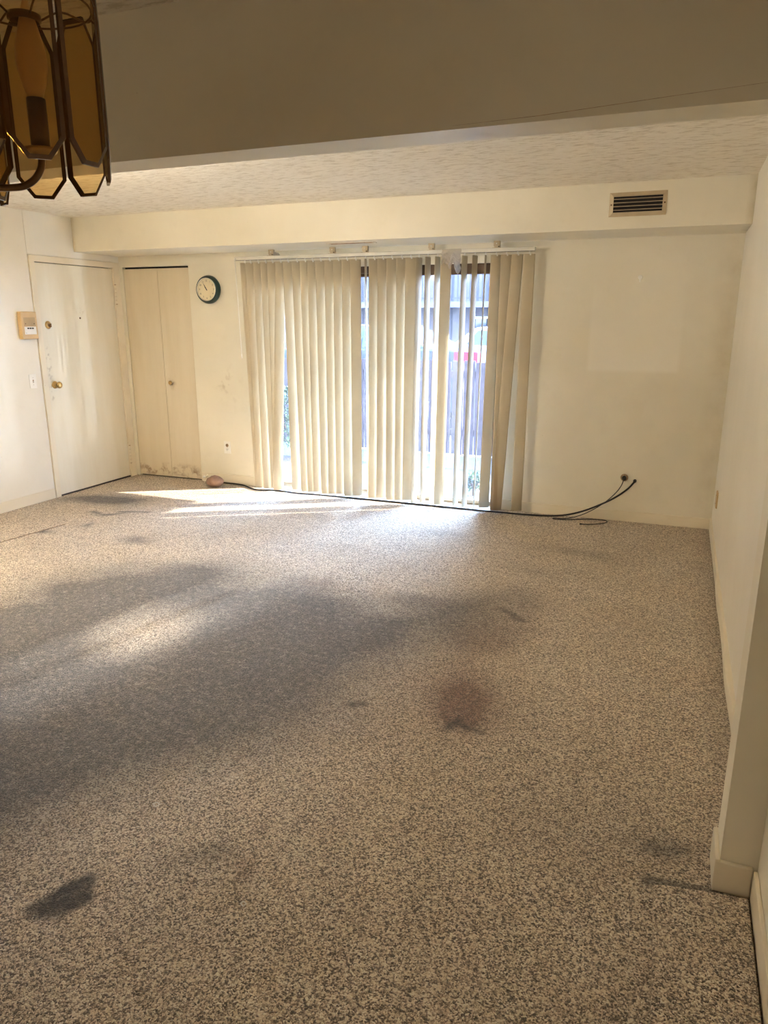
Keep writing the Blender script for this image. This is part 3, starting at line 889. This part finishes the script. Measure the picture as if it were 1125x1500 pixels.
cx = thing('coax_jack', 'small round cable jack with a broken plate low on the far wall', 'jack', (-0.330, D, 0.356))
bm = bmesh.new()
lathe(bm, [(0, 0), (0.030, 0), (0.028, 0.004), (0.016, 0.005), (0, 0.005)], ROT_TO_ROOM, 20)
obj('jack_plate', bm, M_RUST, cx)
bm = bmesh.new()
lathe(bm, [(0, 0.004), (0.018, 0.004), (0.018, 0.022), (0.009, 0.026), (0.007, 0.036), (0, 0.036)], Matrix.Translation((0, 0, -0.002)) @ ROT_TO_ROOM, 18)
obj('plug', bm, M_BLACK, cx)

# thin cable from the jack, looping on the carpet
bm = bmesh.new()
tube(bm, spline([(-0.330, 5.938, 0.350), (-0.345, 5.915, 0.30), (-0.385, 5.910, 0.235), (-0.46, 5.905, 0.155), (-0.56, 5.893, 0.080), (-0.66, 5.872, 0.030), (-0.76, 5.848, 0.006), (-0.825, 5.838, 0.006),
                 (-0.848, 5.820, 0.006), (-0.825, 5.802, 0.006), (-0.74, 5.826, 0.006), (-0.60, 5.895, 0.006), (-0.50, 5.92, 0.006), (-0.440, 5.91, 0.006), (-0.428, 5.86, 0.006), (-0.475, 5.795, 0.006), (-0.55, 5.745, 0.006), (-0.615, 5.728, 0.006)], 8), 0.0036, 8)
lathe(bm, [(0, -0.006), (0.006, -0.006), (0.006, 0.012), (0, 0.012)], Matrix.Translation((-0.617, 5.728, 0.0075)) @ Matrix.Rotation(R(90), 4, 'Y'), 10)
tag(obj('coax_cable', bm, M_BLACK), 'thin black cable dropping from the wall jack and looping on the carpet', 'cable')
# thick cable from the wall hole along the foot of the door
bm = bmesh.new()
tube(bm, spline([(-0.248, 5.962, 0.337), (-0.256, 5.945, 0.325), (-0.30, 5.900, 0.275), (-0.39, 5.873, 0.205), (-0.50, 5.868, 0.138), (-0.62, 5.884, 0.074), (-0.74, 5.892, 0.030), (-0.86, 5.882, 0.011),
                 (-1.05, 5.850, 0.0085), (-1.25, 5.842, 0.0085), (-1.6, 5.845, 0.0085), (-2.1, 5.850, 0.0085), (-2.6, 5.848, 0.0085), (-3.0, 5.835, 0.0085), (-3.2, 5.812, 0.0085), (-3.34, 5.84, 0.0085),
                 (-3.46, 5.85, 0.0085), (-3.58, 5.80, 0.0085), (-3.70, 5.83, 0.0085), (-3.85, 5.925, 0.0085), (-4.02, 5.945, 0.0085), (-4.22, 5.945, 0.0085)], 8), 0.0072, 10)
lathe(bm, [(0.0072, 0), (0.013, 0.002), (0.013, 0.022), (0.008, 0.026)], Matrix.Translation((-0.248, 5.9715, 0.338)) @ ROT_TO_ROOM, 12)
tag(obj('power_cable', bm, M_BLACK), 'thick black cable from a wall hole running left along the foot of the patio door', 'cable')

# nail hook left in the far wall
nh = thing('wall_anchor', 'white plastic wall anchor left in the bare far wall', 'wall anchor', (-0.339, D, 1.875))
bm = bmesh.new()
lathe(bm, [(0, 0), (0.017, 0), (0.015, 0.006), (0.006, 0.008), (0.004, 0.006), (0, 0.006)], ROT_TO_ROOM, 16)
box(bm, -0.006, 0.005, -0.008, 0, -0.034, -0.008, bev=0.002)
obj('anchor_flange', bm, M_WHITE, nh)
# stone by the closet
st = bmesh.new()
bmesh.ops.create_icosphere(st, subdivisions=4, radius=1.0)
for v in st.verts:
    n = v.co.normalized()
    b = 1 + 0.06 * math.sin(3.1 * n.x + 1.0) * math.cos(2.3 * n.y) + 0.035 * math.sin(7 * n.x + 3 * n.z) + 0.02 * math.sin(13 * n.y + 9 * n.x) + 0.015 * math.sin(21 * n.z + 11 * n.x)
    v.co = Vector((n.x * b * 0.090, n.y * b * 0.070, n.z * b * 0.058 if n.z > 0 else n.z * b * 0.050))
for f in st.faces:
    f.smooth = True
tag(obj('stone', st, M_STONE, loc=(-4.085, 5.80, 0.050)), 'rounded pinkish-brown stone lying on the carpet below the outlet', 'stone')
# door stop on the closet baseboard
ds = thing('door_stop', 'small cream door stop on the baseboard behind the stone', 'door stop', (-4.285, D - BT, 0.062))
bm = bmesh.new()
lathe(bm, [(0, 0), (0.014, 0), (0.012, 0.006), (0.006, 0.008), (0.006, 0.060), (0, 0.060)], Matrix.Rotation(R(8), 4, 'Z') @ ROT_TO_ROOM, 14)
obj('rod', bm, M_TRIM, ds)
bm = bmesh.new()
lathe(bm, [(0.006, 0.055), (0.011, 0.057), (0.012, 0.072), (0.008, 0.078), (0, 0.078)], Matrix.Rotation(R(8), 4, 'Z') @ ROT_TO_ROOM, 14)
obj('bumper', bm, M_WHITE, ds)

# ------------------------------------------------------------------ vents
vg = thing('air_vent', 'beige metal air vent grille on the face of the soffit', 'vent', (-0.363, YS, 2.309))
hw, hh, fw = 0.180, 0.075, 0.026
bm = bmesh.new()
O = [(-hw, -hh), (hw, -hh), (hw, hh), (-hw, hh)]
I = [(-hw + fw, -hh + fw), (hw - fw, -hh + fw), (hw - fw, hh - fw), (-hw + fw, hh - fw)]
for k in range(4):
    a, b = O[k], O[(k + 1) % 4]
    c, d = I[(k + 1) % 4], I[k]
    e = 0.0006
    q = [bm.verts.new((x, -0.004 if n < 2 else -0.010, z)) for n, (x, z) in enumerate((a, b, c, d))]
    w = [bm.verts.new((x, 0.0, z)) for (x, z) in (a, b, c, d)]
    bm.faces.new(q)
    for j in range(4):
        bm.faces.new((q[j], w[j], w[(j + 1) % 4], q[(j + 1) % 4]))
bmesh.ops.recalc_face_normals(bm, faces=bm.faces)
obj('vent_frame', bm, M_VENT, vg)
boxes('duct_shade', [(-hw + fw, hw - fw, -0.0015, -0.0002, -hh + fw, hh - fw)], M_DARK, vg)  # black sheet on the solid soffit stands for the shaded duct
for k in range(4):
    z = -0.034 + 0.0225 * k
    bm = bmesh.new()
    t_ = bmesh.new()
    box(t_, -hw + fw, hw - fw, -0.005, 0.004, -0.0009, 0.0009)
    merge(bm, t_, 0, Matrix.Translation((0, -0.004, z)) @ Matrix.Rotation(R(-25), 4, 'X'))
    obj('louvre', bm, M_VENT, vg)
for x in (-hw + fw / 2, hw - fw / 2):
    bm = bmesh.new()
    lathe(bm, [(0, 0), (0.0055, 0), (0.004, 0.003), (0, 0.003)], Matrix.Translation((x, -0.0075, 0)) @ ROT_TO_ROOM, 12)
    obj('screw', bm, M_BRASS_DARK, vg)

sv = thing('slot_vent', 'narrow slotted vent in the underside of the soffit above the blind', 'vent', (-2.505, 5.57, ZS))
bm = bmesh.new()
box(bm, -0.20, 0.20, -0.045, -0.033, -0.005, 0.0); box(bm, -0.20, 0.20, 0.033, 0.045, -0.005, 0.0)
box(bm, -0.20, -0.185, -0.033, 0.033, -0.005, 0.0); box(bm, 0.185, 0.20, -0.033, 0.033, -0.005, 0.0)
obj('vent_frame', bm, M_TRIM, sv)
boxes('duct_shade', [(-0.185, 0.185, -0.033, 0.033, -0.0012, -0.0002)], M_DARK, sv)  # black sheet painted in for the shade inside the slot
for k in range(4):
    boxes('louvre', [(-0.185, 0.185, -0.026 + 0.0165 * k, -0.022 + 0.0165 * k, -0.005, -0.001)], M_RUST, sv)

# ------------------------------------------------------------------ carpet pieces and lint
def carpet_piece(name, pts, h, label):
    bm = bmesh.new()
    n = len(pts)
    ins = Vector((sum(p_[0] for p_ in pts) / n, sum(p_[1] for p_ in pts) / n))
    lo = [bm.verts.new((x, y, 0.0)) for x, y in pts]
    md = [bm.verts.new((x, y, h * 0.7)) for x, y in pts]
    up = []
    for x, y in pts:
        d = (ins - Vector((x, y))).normalized() * 0.006
        up.append(bm.verts.new((x + d.x, y + d.y, h)))
    bm.faces.new(up)
    for k in range(n):
        a = bm.faces.new((lo[k], lo[(k + 1) % n], md[(k + 1) % n], md[k])); a.material_index = 1
        bm.faces.new((md[k], md[(k + 1) % n], up[(k + 1) % n], up[k]))
    bmesh.ops.recalc_face_normals(bm, faces=bm.faces)
    o = obj(name, bm, [M_CARPET2, M_CARPET_EDGE])
    return tag(o, label, 'carpet')
carpet_piece('carpet_remnant', [(-5.13, 2.9), (-4.56, 2.9), (-4.50, 3.5), (-4.455, 3.9), (-4.41, 4.225), (-4.6, 4.262), (-4.85, 4.29), (-5.06, 4.325), (-5.13, 4.33)], 0.008,
             'loose piece of pale carpet lying along the left wall near the entry door')
carpet_piece('carpet_patch', [(0.085, 0.5), (0.318, 0.5), (0.318, 1.944), (0.235, 1.938), (0.16, 1.925), (0.10, 1.915), (0.070, 1.905), (0.078, 1.6), (0.082, 1.2)], 0.018,
             'carpet patch with a raised edge in front of the wall end on the right')
for (x, y, s, lab) in ((-1.489, 1.670, 0.016, 'curl of white lint on the dark carpet, the farther of the two bits'), (-0.985, 1.411, 0.011, 'curl of white lint on the brown carpet, the nearer of the two bits')):
    bm = bmesh.new()
    tube(bm, spline([(x - s, y, 0.006), (x - s * 0.3, y + s * 0.5, 0.011), (x + s * 0.5, y + s * 0.4, 0.008), (x + s * 0.7, y - s * 0.2, 0.012), (x + s * 0.1, y - s * 0.5, 0.007), (x - s * 0.5, y - s * 0.1, 0.009)], 5), 0.0018, 6)
    tag(obj('lint', bm, M_LINT), lab, 'lint')

# ------------------------------------------------------------------ chandelier
CC = Vector((-0.925, 0.918, 1.785))     # centre of the shade in view, at its lower rim
view = Vector((CC.x, CC.y, 0)).normalized()
side = Vector((view.y, -view.x, 0))     # to the right as seen from the camera
hub = CC - side * 0.27 + view * 0.03
ch = thing('chandelier', 'brass hanging lamp with amber-brown faceted glass shades in the upper left corner', 'chandelier', (hub.x, hub.y, ZC))
CH_INV = Matrix.Translation((-hub.x, -hub.y, -ZC))
def chp(name, bm, m, label=None):
    o = obj(name, bm, m, ch)
    o.matrix_parent_inverse = CH_INV
    if label:
        o['label'] = label
    return o
def panel_mesh(W, L):
    bm = bmesh.new()
    out = [(-W / 2 * 0.55, L), (W / 2 * 0.55, L), (W / 2, L - 0.040), (W / 2, 0.030), (W / 2 * 0.40, 0.0), (-W / 2 * 0.40, 0.0), (-W / 2, 0.030), (-W / 2, L - 0.040)]
    b = 0.0058
    cx_, cz = 0.0, L / 2
    inn = []
    n = len(out)
    for k in range(n):
        p0, p1, p2 = Vector(out[k - 1]), Vector(out[k]), Vector(out[(k + 1) % n])
        e1, e2 = (p1 - p0).normalized(), (p2 - p1).normalized()
        n1, n2 = Vector((e1.y, -e1.x)), Vector((e2.y, -e2.x))
        m = (n1 + n2).normalized()
        inn.append(p1 + m * (b / max(0.3, m.dot(n1))))
    fo = [bm.verts.new((x, 0.0010, z)) for x, z in out]
    fi = [bm.verts.new((v[0], 0.0030, v[1])) for v in inn]
    bo = [bm.verts.new((x, -0.0030, z)) for x, z in out]
    bm.faces.new(fi); bm.faces.new(list(reversed(bo)))
    for k in range(n):
        j = (k + 1) % n
        f = bm.faces.new((fo[k], fo[j], fi[j], fi[k])); f.material_index = 1
        f = bm.faces.new((bo[k], bo[j], fo[j], fo[k])); f.material_index = 1
    bmesh.ops.recalc_face_normals(bm, faces=bm.faces)
    me = bpy.data.meshes.new('glass_panel')
    bm.to_mesh(me); bm.free()
    me.materials.append(M_AMBER); me.materials.append(M_AMBER_EDGE)
    return me
PANEL = panel_mesh(0.074, 0.255)
def cluster(c, base_angle, zoff):
    for k in range(8):
        a = base_angle + k * math.pi / 4
        n = Vector((math.cos(a), math.sin(a), 0))
        o = bpy.data.objects.new('glass_panel', PANEL)
        COL.objects.link(o)
        o.parent = ch
        o.matrix_parent_inverse = CH_INV
        o.location = c + n * 0.096 + Vector((0, 0, zoff[k]))
        o.rotation_euler = (0, 0, a - math.pi / 2)
    bm = bmesh.new()
    ring = [c + Vector((0.092 * math.cos(t), 0.092 * math.sin(t), 0.232)) for t in [2 * math.pi * j / 32 for j in range(33)]]
    tube(bm, ring, 0.0016, 6)
    for k in range(0, 8, 2):
        a = base_angle + (k + 0.5) * math.pi / 4
        n = Vector((math.cos(a), math.sin(a), 0))
        tube(bm, spline([c + n * 0.020 + Vector((0, 0, 0.215)), c + n * 0.055 + Vector((0, 0, 0.236)), c + n * 0.092 + Vector((0, 0, 0.232)), c + n * 0.108 + Vector((0, 0, 0.243))], 4), 0.0016, 6)
    lathe(bm, [(0.020, 0.210), (0.023, 0.212), (0.023, 0.219), (0.018, 0.221)], Matrix.Translation(c), 20)
    chp('shade_wire', bm, M_BRASS_DARK)
    cup = c + Vector((0.005, 0, 0.030))
    bm = bmesh.new()
    lathe(bm, [(0, 0), (0.010, 0.0), (0.022, 0.008), (0.0235, 0.013), (0.0, 0.011)], Matrix.Translation(cup), 22)
    chp('candle_cup', bm, M_BRASS)
    bm = bmesh.new()
    lathe(bm, [(0, 0.011), (0.0135, 0.011), (0.0135, 0.080), (0.0, 0.080)], Matrix.Translation(cup), 18)
    chp('candle_sleeve', bm, M_BRASS_DARK)
    bm = bmesh.new()
    lathe(bm, [(0, 0.078), (0.010, 0.080), (0.017, 0.100), (0.0215, 0.125), (0.0205, 0.145), (0.013, 0.175), (0.006, 0.200), (0.002, 0.212), (0, 0.214)], Matrix.Translation(cup), 22)
    chp('bulb', bm, M_BULB, 'unlit flame-shaped bulb')
    bm = bmesh.new()
    d = Vector((hub.x - c.x, hub.y - c.y, 0)); L = d.length; d.normalize()
    tube(bm, spline([cup + Vector((0, 0, 0.004)), cup + d * 0.004 + Vector((0, 0, -0.016)), cup + d * 0.018 + Vector((0, 0, -0.034)), cup + d * 0.042 + Vector((0, 0, -0.043)), cup + d * 0.09 + Vector((0, 0, -0.040)),
                     cup + d * 0.16 + Vector((0, 0, -0.005)), cup + d * (L - 0.045) + Vector((0, 0, 0.035)), cup + d * (L - 0.015) + Vector((0, 0, 0.045))], 8), 0.0052, 10)
    chp('arm', bm, M_BRASS_DARK)
va = math.atan2(view.y, view.x)
ZO = {0: -0.014, 1: -0.014, 2: -0.004, 3: 0.012, 4: 0.010, 5: 0.0, 6: 0.0, 7: -0.008}
# angle va = the far side of the shade; going clockwise (minus) is the right-hand side
cluster(CC, va, [ZO[0], 0.0, 0.0, 0.004, 0.012, 0.013, 0.0, -0.010])
a0 = math.atan2(CC.y - hub.y, CC.x - hub.x)
for k in range(1, 5):
    a = a0 + 2 * math.pi * k / 5
    c = Vector((hub.x + 0.272 * math.cos(a), hub.y + 0.272 * math.sin(a), CC.z))
    cluster(c, a, [0.0] * 8)
bm = bmesh.new()
lathe(bm, [(0, -0.02), (0.010, -0.018), (0.014, 0.0), (0.030, 0.018), (0.048, 0.045), (0.050, 0.085), (0.030, 0.115), (0.016, 0.135), (0.011, 0.20), (0.017, 0.225), (0.009, 0.25), (0.0, 0.252)], Matrix.Translation((hub.x, hub.y, CC.z)), 28)
chp('hub', bm, M_BRASS)
bm = bmesh.new()
for k in range(11):
    z = CC.z + 0.262 + k * 0.036
    t_ = bmesh.new()
    pts = [Vector((0.009 * math.cos(u), 0, 0.022 * math.sin(u))) for u in [2 * math.pi * j / 14 for j in range(15)]]
    tube(t_, pts, 0.0022, 6)
    merge(bm, t_, 0, Matrix.Translation((hub.x, hub.y, z)) @ Matrix.Rotation(R(90 * (k % 2)), 4, 'Z'))
chp('chain', bm, M_BRASS)
bm = bmesh.new()
lathe(bm, [(0, 0.0), (0.060, 0.0), (0.058, -0.012), (0.020, -0.030), (0.008, -0.034), (0, -0.034)], Matrix.Translation((hub.x, hub.y, ZC)), 26)
chp('ceiling_canopy', bm, M_BRASS)

# ------------------------------------------------------------------ outside
GZ = -0.12
def ground(name, x0, x1, y0, y1, m, z=GZ):
    boxes(name, [(x0, x1, y0, y1, z - 0.1, z)], m, kind=S)
ground('ground_patio', -12, 6, D + T, 7.42, M_CONCRETE, -0.06)
ground('ground_shade_band', -12, 6, 7.42, 8.04, M_SHADE_BAND, GZ + 0.01)  # shadow band put in as a strip of darker ground
ground('ground_sunlit_band', -12, 6, 8.04, 9.2, M_SUNLIT_BAND)  # sunlit strip at the fence foot put in as paler ground
ground('ground_parking_lot', -30, 20, 9.2, 40.0, M_ASPHALT)
fn = thing('fence', 'weathered brown plank fence across the small patio outside', 'fence', (-3.0, 8.9, GZ))
x = -7.6
k = 0
while x < 1.4:
    w = 0.138
    bm = bmesh.new()
    gap = 0.010 + (0.012 if k % 5 == 2 else 0.0)
    top = 1.185 + 0.012 * math.sin(k * 2.1)
    box(bm, x + 3.0, x + 3.0 + w, -0.010, 0.010, 0.02, top, bev=0.002)
    obj('plank', bm, M_FENCE, fn)
    x += w + gap
    k += 1
for z in (0.25, 0.98):
    boxes('fence_rail', [(-4.6, 4.4, 0.011, 0.050, z, z + 0.085)], M_FENCE, fn)
for px_ in (-4.4, -2.0, 0.4, 2.8):
    boxes('fence_post', [(px_, px_ + 0.09, 0.051, 0.141, 0.0, 1.15)], M_FENCE, fn)

boxes('ground_balcony_above', [(-6.2, -0.23, D + T, 7.4, 2.50, 2.66)], M_CONCRETE, kind=S)

def car(loc, rotz, paint, label, h=1.5, L=4.4, suv=False, belt=0.98):
    t = thing('car', label, 'car', loc, rotz)
    W = 0.88
    B = belt
    body = [(-L / 2, 0.30), (-L / 2 + 0.02, B - 0.26), (-L / 2 + 0.25, B - 0.12), (-L / 2 + 1.15, B - 0.02), (L / 2 - 0.55 if not suv else L / 2 - 0.1, B), (L / 2 - 0.03, B - 0.04), (L / 2, B - 0.43), (L / 2 - 0.03, 0.30)]
    rake = 1.75 if suv else 1.95
    cab = [(-L / 2 + 1.15, B - 0.03), (-L / 2 + rake - 0.12, h - 0.03), (-L / 2 + rake + 0.2, h), (L / 2 - 1.45 if not suv else L / 2 - 0.6, h), (L / 2 - 0.75 if not suv else L / 2 - 0.12, B - 0.01)]
    def prism(bm, prof, w, mi=0, taper=1.0, zb=belt - 0.02):
        t_ = bmesh.new()
        wv = lambda z: w * (1 - (1 - taper) * max(0, (z - zb) / (h - zb)))
        a = [t_.verts.new((x_, -wv(z), z)) for x_, z in prof]
        b = [t_.verts.new((x_, wv(z), z)) for x_, z in prof]
        t_.faces.new(a); t_.faces.new(list(reversed(b)))
        for q in range(len(prof)):
            t_.faces.new((a[q], b[q], b[(q + 1) % len(prof)], a[(q + 1) % len(prof)]))
        bmesh.ops.recalc_face_normals(t_, faces=t_.faces)
        bmesh.ops.bevel(t_, geom=list(t_.edges), offset=0.035, segments=2, affect='EDGES', profile=0.5)
        merge(bm, t_, mi)
    bm = bmesh.new()
    prism(bm, body, W)
    prism(bm, cab, W - 0.02, 0, 0.80)
    obj('body', bm, paint, t)
    x0, x1 = cab[0][0] + 0.22, cab[-1][0] - 0.22
    zt = h - 0.08
    n = 3 if suv else 2
    xa = [(x0, x0 + 0.62)]
    cuts = np.linspace(cab[0][0] + 0.30, cab[-1][0] - 0.12, n + 1)
    for sgn in (-1, 1):
        for q in range(n):
            c0, c1 = cuts[q] + 0.03, cuts[q + 1] - 0.03
            top0 = max(c0, cab[1][0] + 0.05) if q == 0 else c0
            top1 = min(c1, cab[3][0] + 0.02) if q == n - 1 else c1
            bm = bmesh.new()
            yb, yt = sgn * (W - 0.02 + 0.004), sgn * ((W - 0.02) * (1 - 0.2 * (zt - B + 0.02) / (h - B + 0.02)) + 0.004)
            vs = [(c0, yb, B + 0.02), (c1, yb, B + 0.02), (top1, yt, zt), (top0, yt, zt)]
            f0 = [bm.verts.new(v) for v in vs]
            f1 = [bm.verts.new((v[0], v[1] - sgn * 0.02, v[2])) for v in vs]
            bm.faces.new(f0); bm.faces.new(list(reversed(f1)))
            for j in range(4):
                bm.faces.new((f0[j], f1[j], f1[(j + 1) % 4], f0[(j + 1) % 4]))
            bmesh.ops.recalc_face_normals(bm, faces=bm.faces)
            obj('side_window', bm, M_CAR_GLASS, t)
        bm = bmesh.new()
        box(bm, L / 2 - 0.36, L / 2 + 0.005, sgn * (W - 0.10) - 0.11, sgn * (W - 0.10) + 0.11, B - 0.20, B - 0.04, bev=0.01)
        obj('tail_light', bm, M_REDLIGHT, t)
        for wx_ in (-L / 2 + 0.85, L / 2 - 0.85):
            bm = bmesh.new()
            lathe(bm, [(0, -0.10), (0.20, -0.10), (0.32, -0.09), (0.33, 0.0), (0.32, 0.09), (0.20, 0.10), (0, 0.10)], Matrix.Translation((wx_, sgn * (W - 0.07), 0.33)) @ Matrix.Rotation(R(90), 4, 'X'), 24)
            wh = obj('wheel', bm, M_TYRE, t)
            bm = bmesh.new()
            lathe(bm, [(0, 0), (0.19, 0), (0.17, 0.012), (0.05, 0.02), (0, 0.02)], Matrix.Translation((wx_, sgn * (W + 0.032), 0.33)) @ Matrix.Rotation(R(90 if sgn < 0 else -90), 4, 'X'), 20)
            obj('hub_cap', bm, M_CHROME, wh)
    bm = bmesh.new()
    a, b = Vector(cab[0]), Vector(cab[1])
    d = (b - a).normalized(); nn = Vector((-d.y, d.x))
    p0, p1 = a + d * 0.10 + nn * 0.006, b - d * 0.06 + nn * 0.006
    vs = [(p0.x, -0.74, p0.y), (p0.x, 0.74, p0.y), (p1.x, 0.62, p1.y), (p1.x, -0.62, p1.y)]
    f0 = [bm.verts.new(v) for v in vs]
    f1 = [bm.verts.new((v[0] + 0.02, v[1], v[2] - 0.02)) for v in vs]
    bm.faces.new(f0); bm.faces.new(list(reversed(f1)))
    for j in range(4):
        bm.faces.new((f0[j], f1[j], f1[(j + 1) % 4], f0[(j + 1) % 4]))
    bmesh.ops.recalc_face_normals(bm, faces=bm.faces)
    obj('windshield', bm, M_CAR_GLASS, t)
    return t
car((-2.95, 14.4, GZ), 0.0, M_CAR_WHITE, 'white car parked beyond the fence, seen through the open vanes', 1.56, 4.6, True, 1.20)
car((-4.95, 11.6, GZ), 0.0, M_CAR_GREY, 'grey car with red tail lights just behind the fence', 1.60, 4.3, False, 1.26)
car((-7.6, 16.6, GZ), 0.0, M_CAR_BLUE, 'blue car parked farther left beyond the fence', 1.5, 4.5)

bd = thing('apartment_building', 'pale apartment building with a railed balcony behind the parked cars', 'building', (-8.0, 24.0, GZ))
boxes('wall', [(-16, 14, 0, 0.3, 0, 6.2)], M_SIDING, bd)
for k, wx_ in enumerate((-9.0, -5.5, -1.2, 2.2, 5.4)):
    for wz in (0.55, 3.6):
        f = boxes('window', [(wx_ - 0.75, wx_ - 0.68, -0.06, 0, wz, wz + 1.2), (wx_ + 0.68, wx_ + 0.75, -0.06, 0, wz, wz + 1.2), (wx_ - 0.68, wx_ + 0.68, -0.06, 0, wz + 1.13, wz + 1.2), (wx_ - 0.68, wx_ + 0.68, -0.06, 0, wz, wz + 0.07)], M_WHITE, bd)
        boxes('pane', [(wx_ - 0.68, wx_ + 0.68, -0.02, -0.005, wz + 0.07, wz + 1.13)], M_CAR_GLASS, f)
boxes('balcony_floor', [(-3.2, 3.6, -1.3, 0, 2.02, 2.20)], M_SIDING, bd)
o = boxes('railing', [(-3.2, 3.6, -1.28, -1.24, 3.0, 3.06), (-3.2, 3.6, -1.27, -1.25, 2.28, 2.32)] + [(-3.2 + 0.13 * k, -3.17 + 0.13 * k, -1.275, -1.245, 2.2, 3.0) for k in range(53)], M_SIDING_DARK, bd)
o['kind'] = 'stuff'
boxes('siding_batten', [(-16 + 0.4 * k, -15.96 + 0.4 * k, -0.02, 0, 0, 6.2) for k in range(75)], M_SIDING_DARK, bd)['kind'] = 'stuff'
boxes('roof', [(-16.5, 14.5, -0.7, 4.0, 6.2, 6.5)], M_SIDING_DARK, bd)

def shrub(loc, rad, hgt, n, label, seed):
    rng = random.Random(seed)
    t = thing('shrub', label, 'shrub', loc)
    bm = bmesh.new()
    for k in range(n):
        u, v = rng.uniform(0, 2 * math.pi), rng.uniform(-0.2, 1.0)
        rr = rad * math.sqrt(max(0.05, 1 - (v * 0.9) ** 2)) * rng.uniform(0.5, 1.0)
        c = Vector((rr * math.cos(u), rr * math.sin(u), hgt * (0.25 + 0.7 * (v + 0.2) / 1.2)))
        m = Matrix.Translation(c) @ Matrix.Rotation(rng.uniform(0, 6.28), 4, 'Z') @ Matrix.Rotation(rng.uniform(-1.2, 1.2), 4, 'X')
        s = rng.uniform(0.02, 0.04)
        vs = [bm.verts.new(m @ Vector(p_)) for p_ in ((-s * 0.5, 0, 0), (0, -s, 0.004), (s * 0.5, 0, 0), (0, s, 0.006))]
        bm.faces.new(vs)
    f = obj('foliage', bm, M_LEAF, t)
    f['kind'] = 'stuff'
    bm = bmesh.new()
    for k in range(6):
        u = k * 1.05
        tube(bm, [(0, 0, 0), (0.15 * math.cos(u) * rad, 0.15 * math.sin(u) * rad, hgt * 0.35), (0.6 * math.cos(u) * rad, 0.6 * math.sin(u) * rad, hgt * 0.8)], [0.014, 0.010, 0.004], 6)
    obj('stem', bm, M_TWIG, t)
shrub((-4.35, 7.85, GZ), 0.42, 0.95, 2600, 'leafy green shrub outside the left end of the patio door', 3)
shrub((-1.72, 6.62, -0.06), 0.10, 0.22, 160, 'small weed by the patio step at the right of the door', 5)
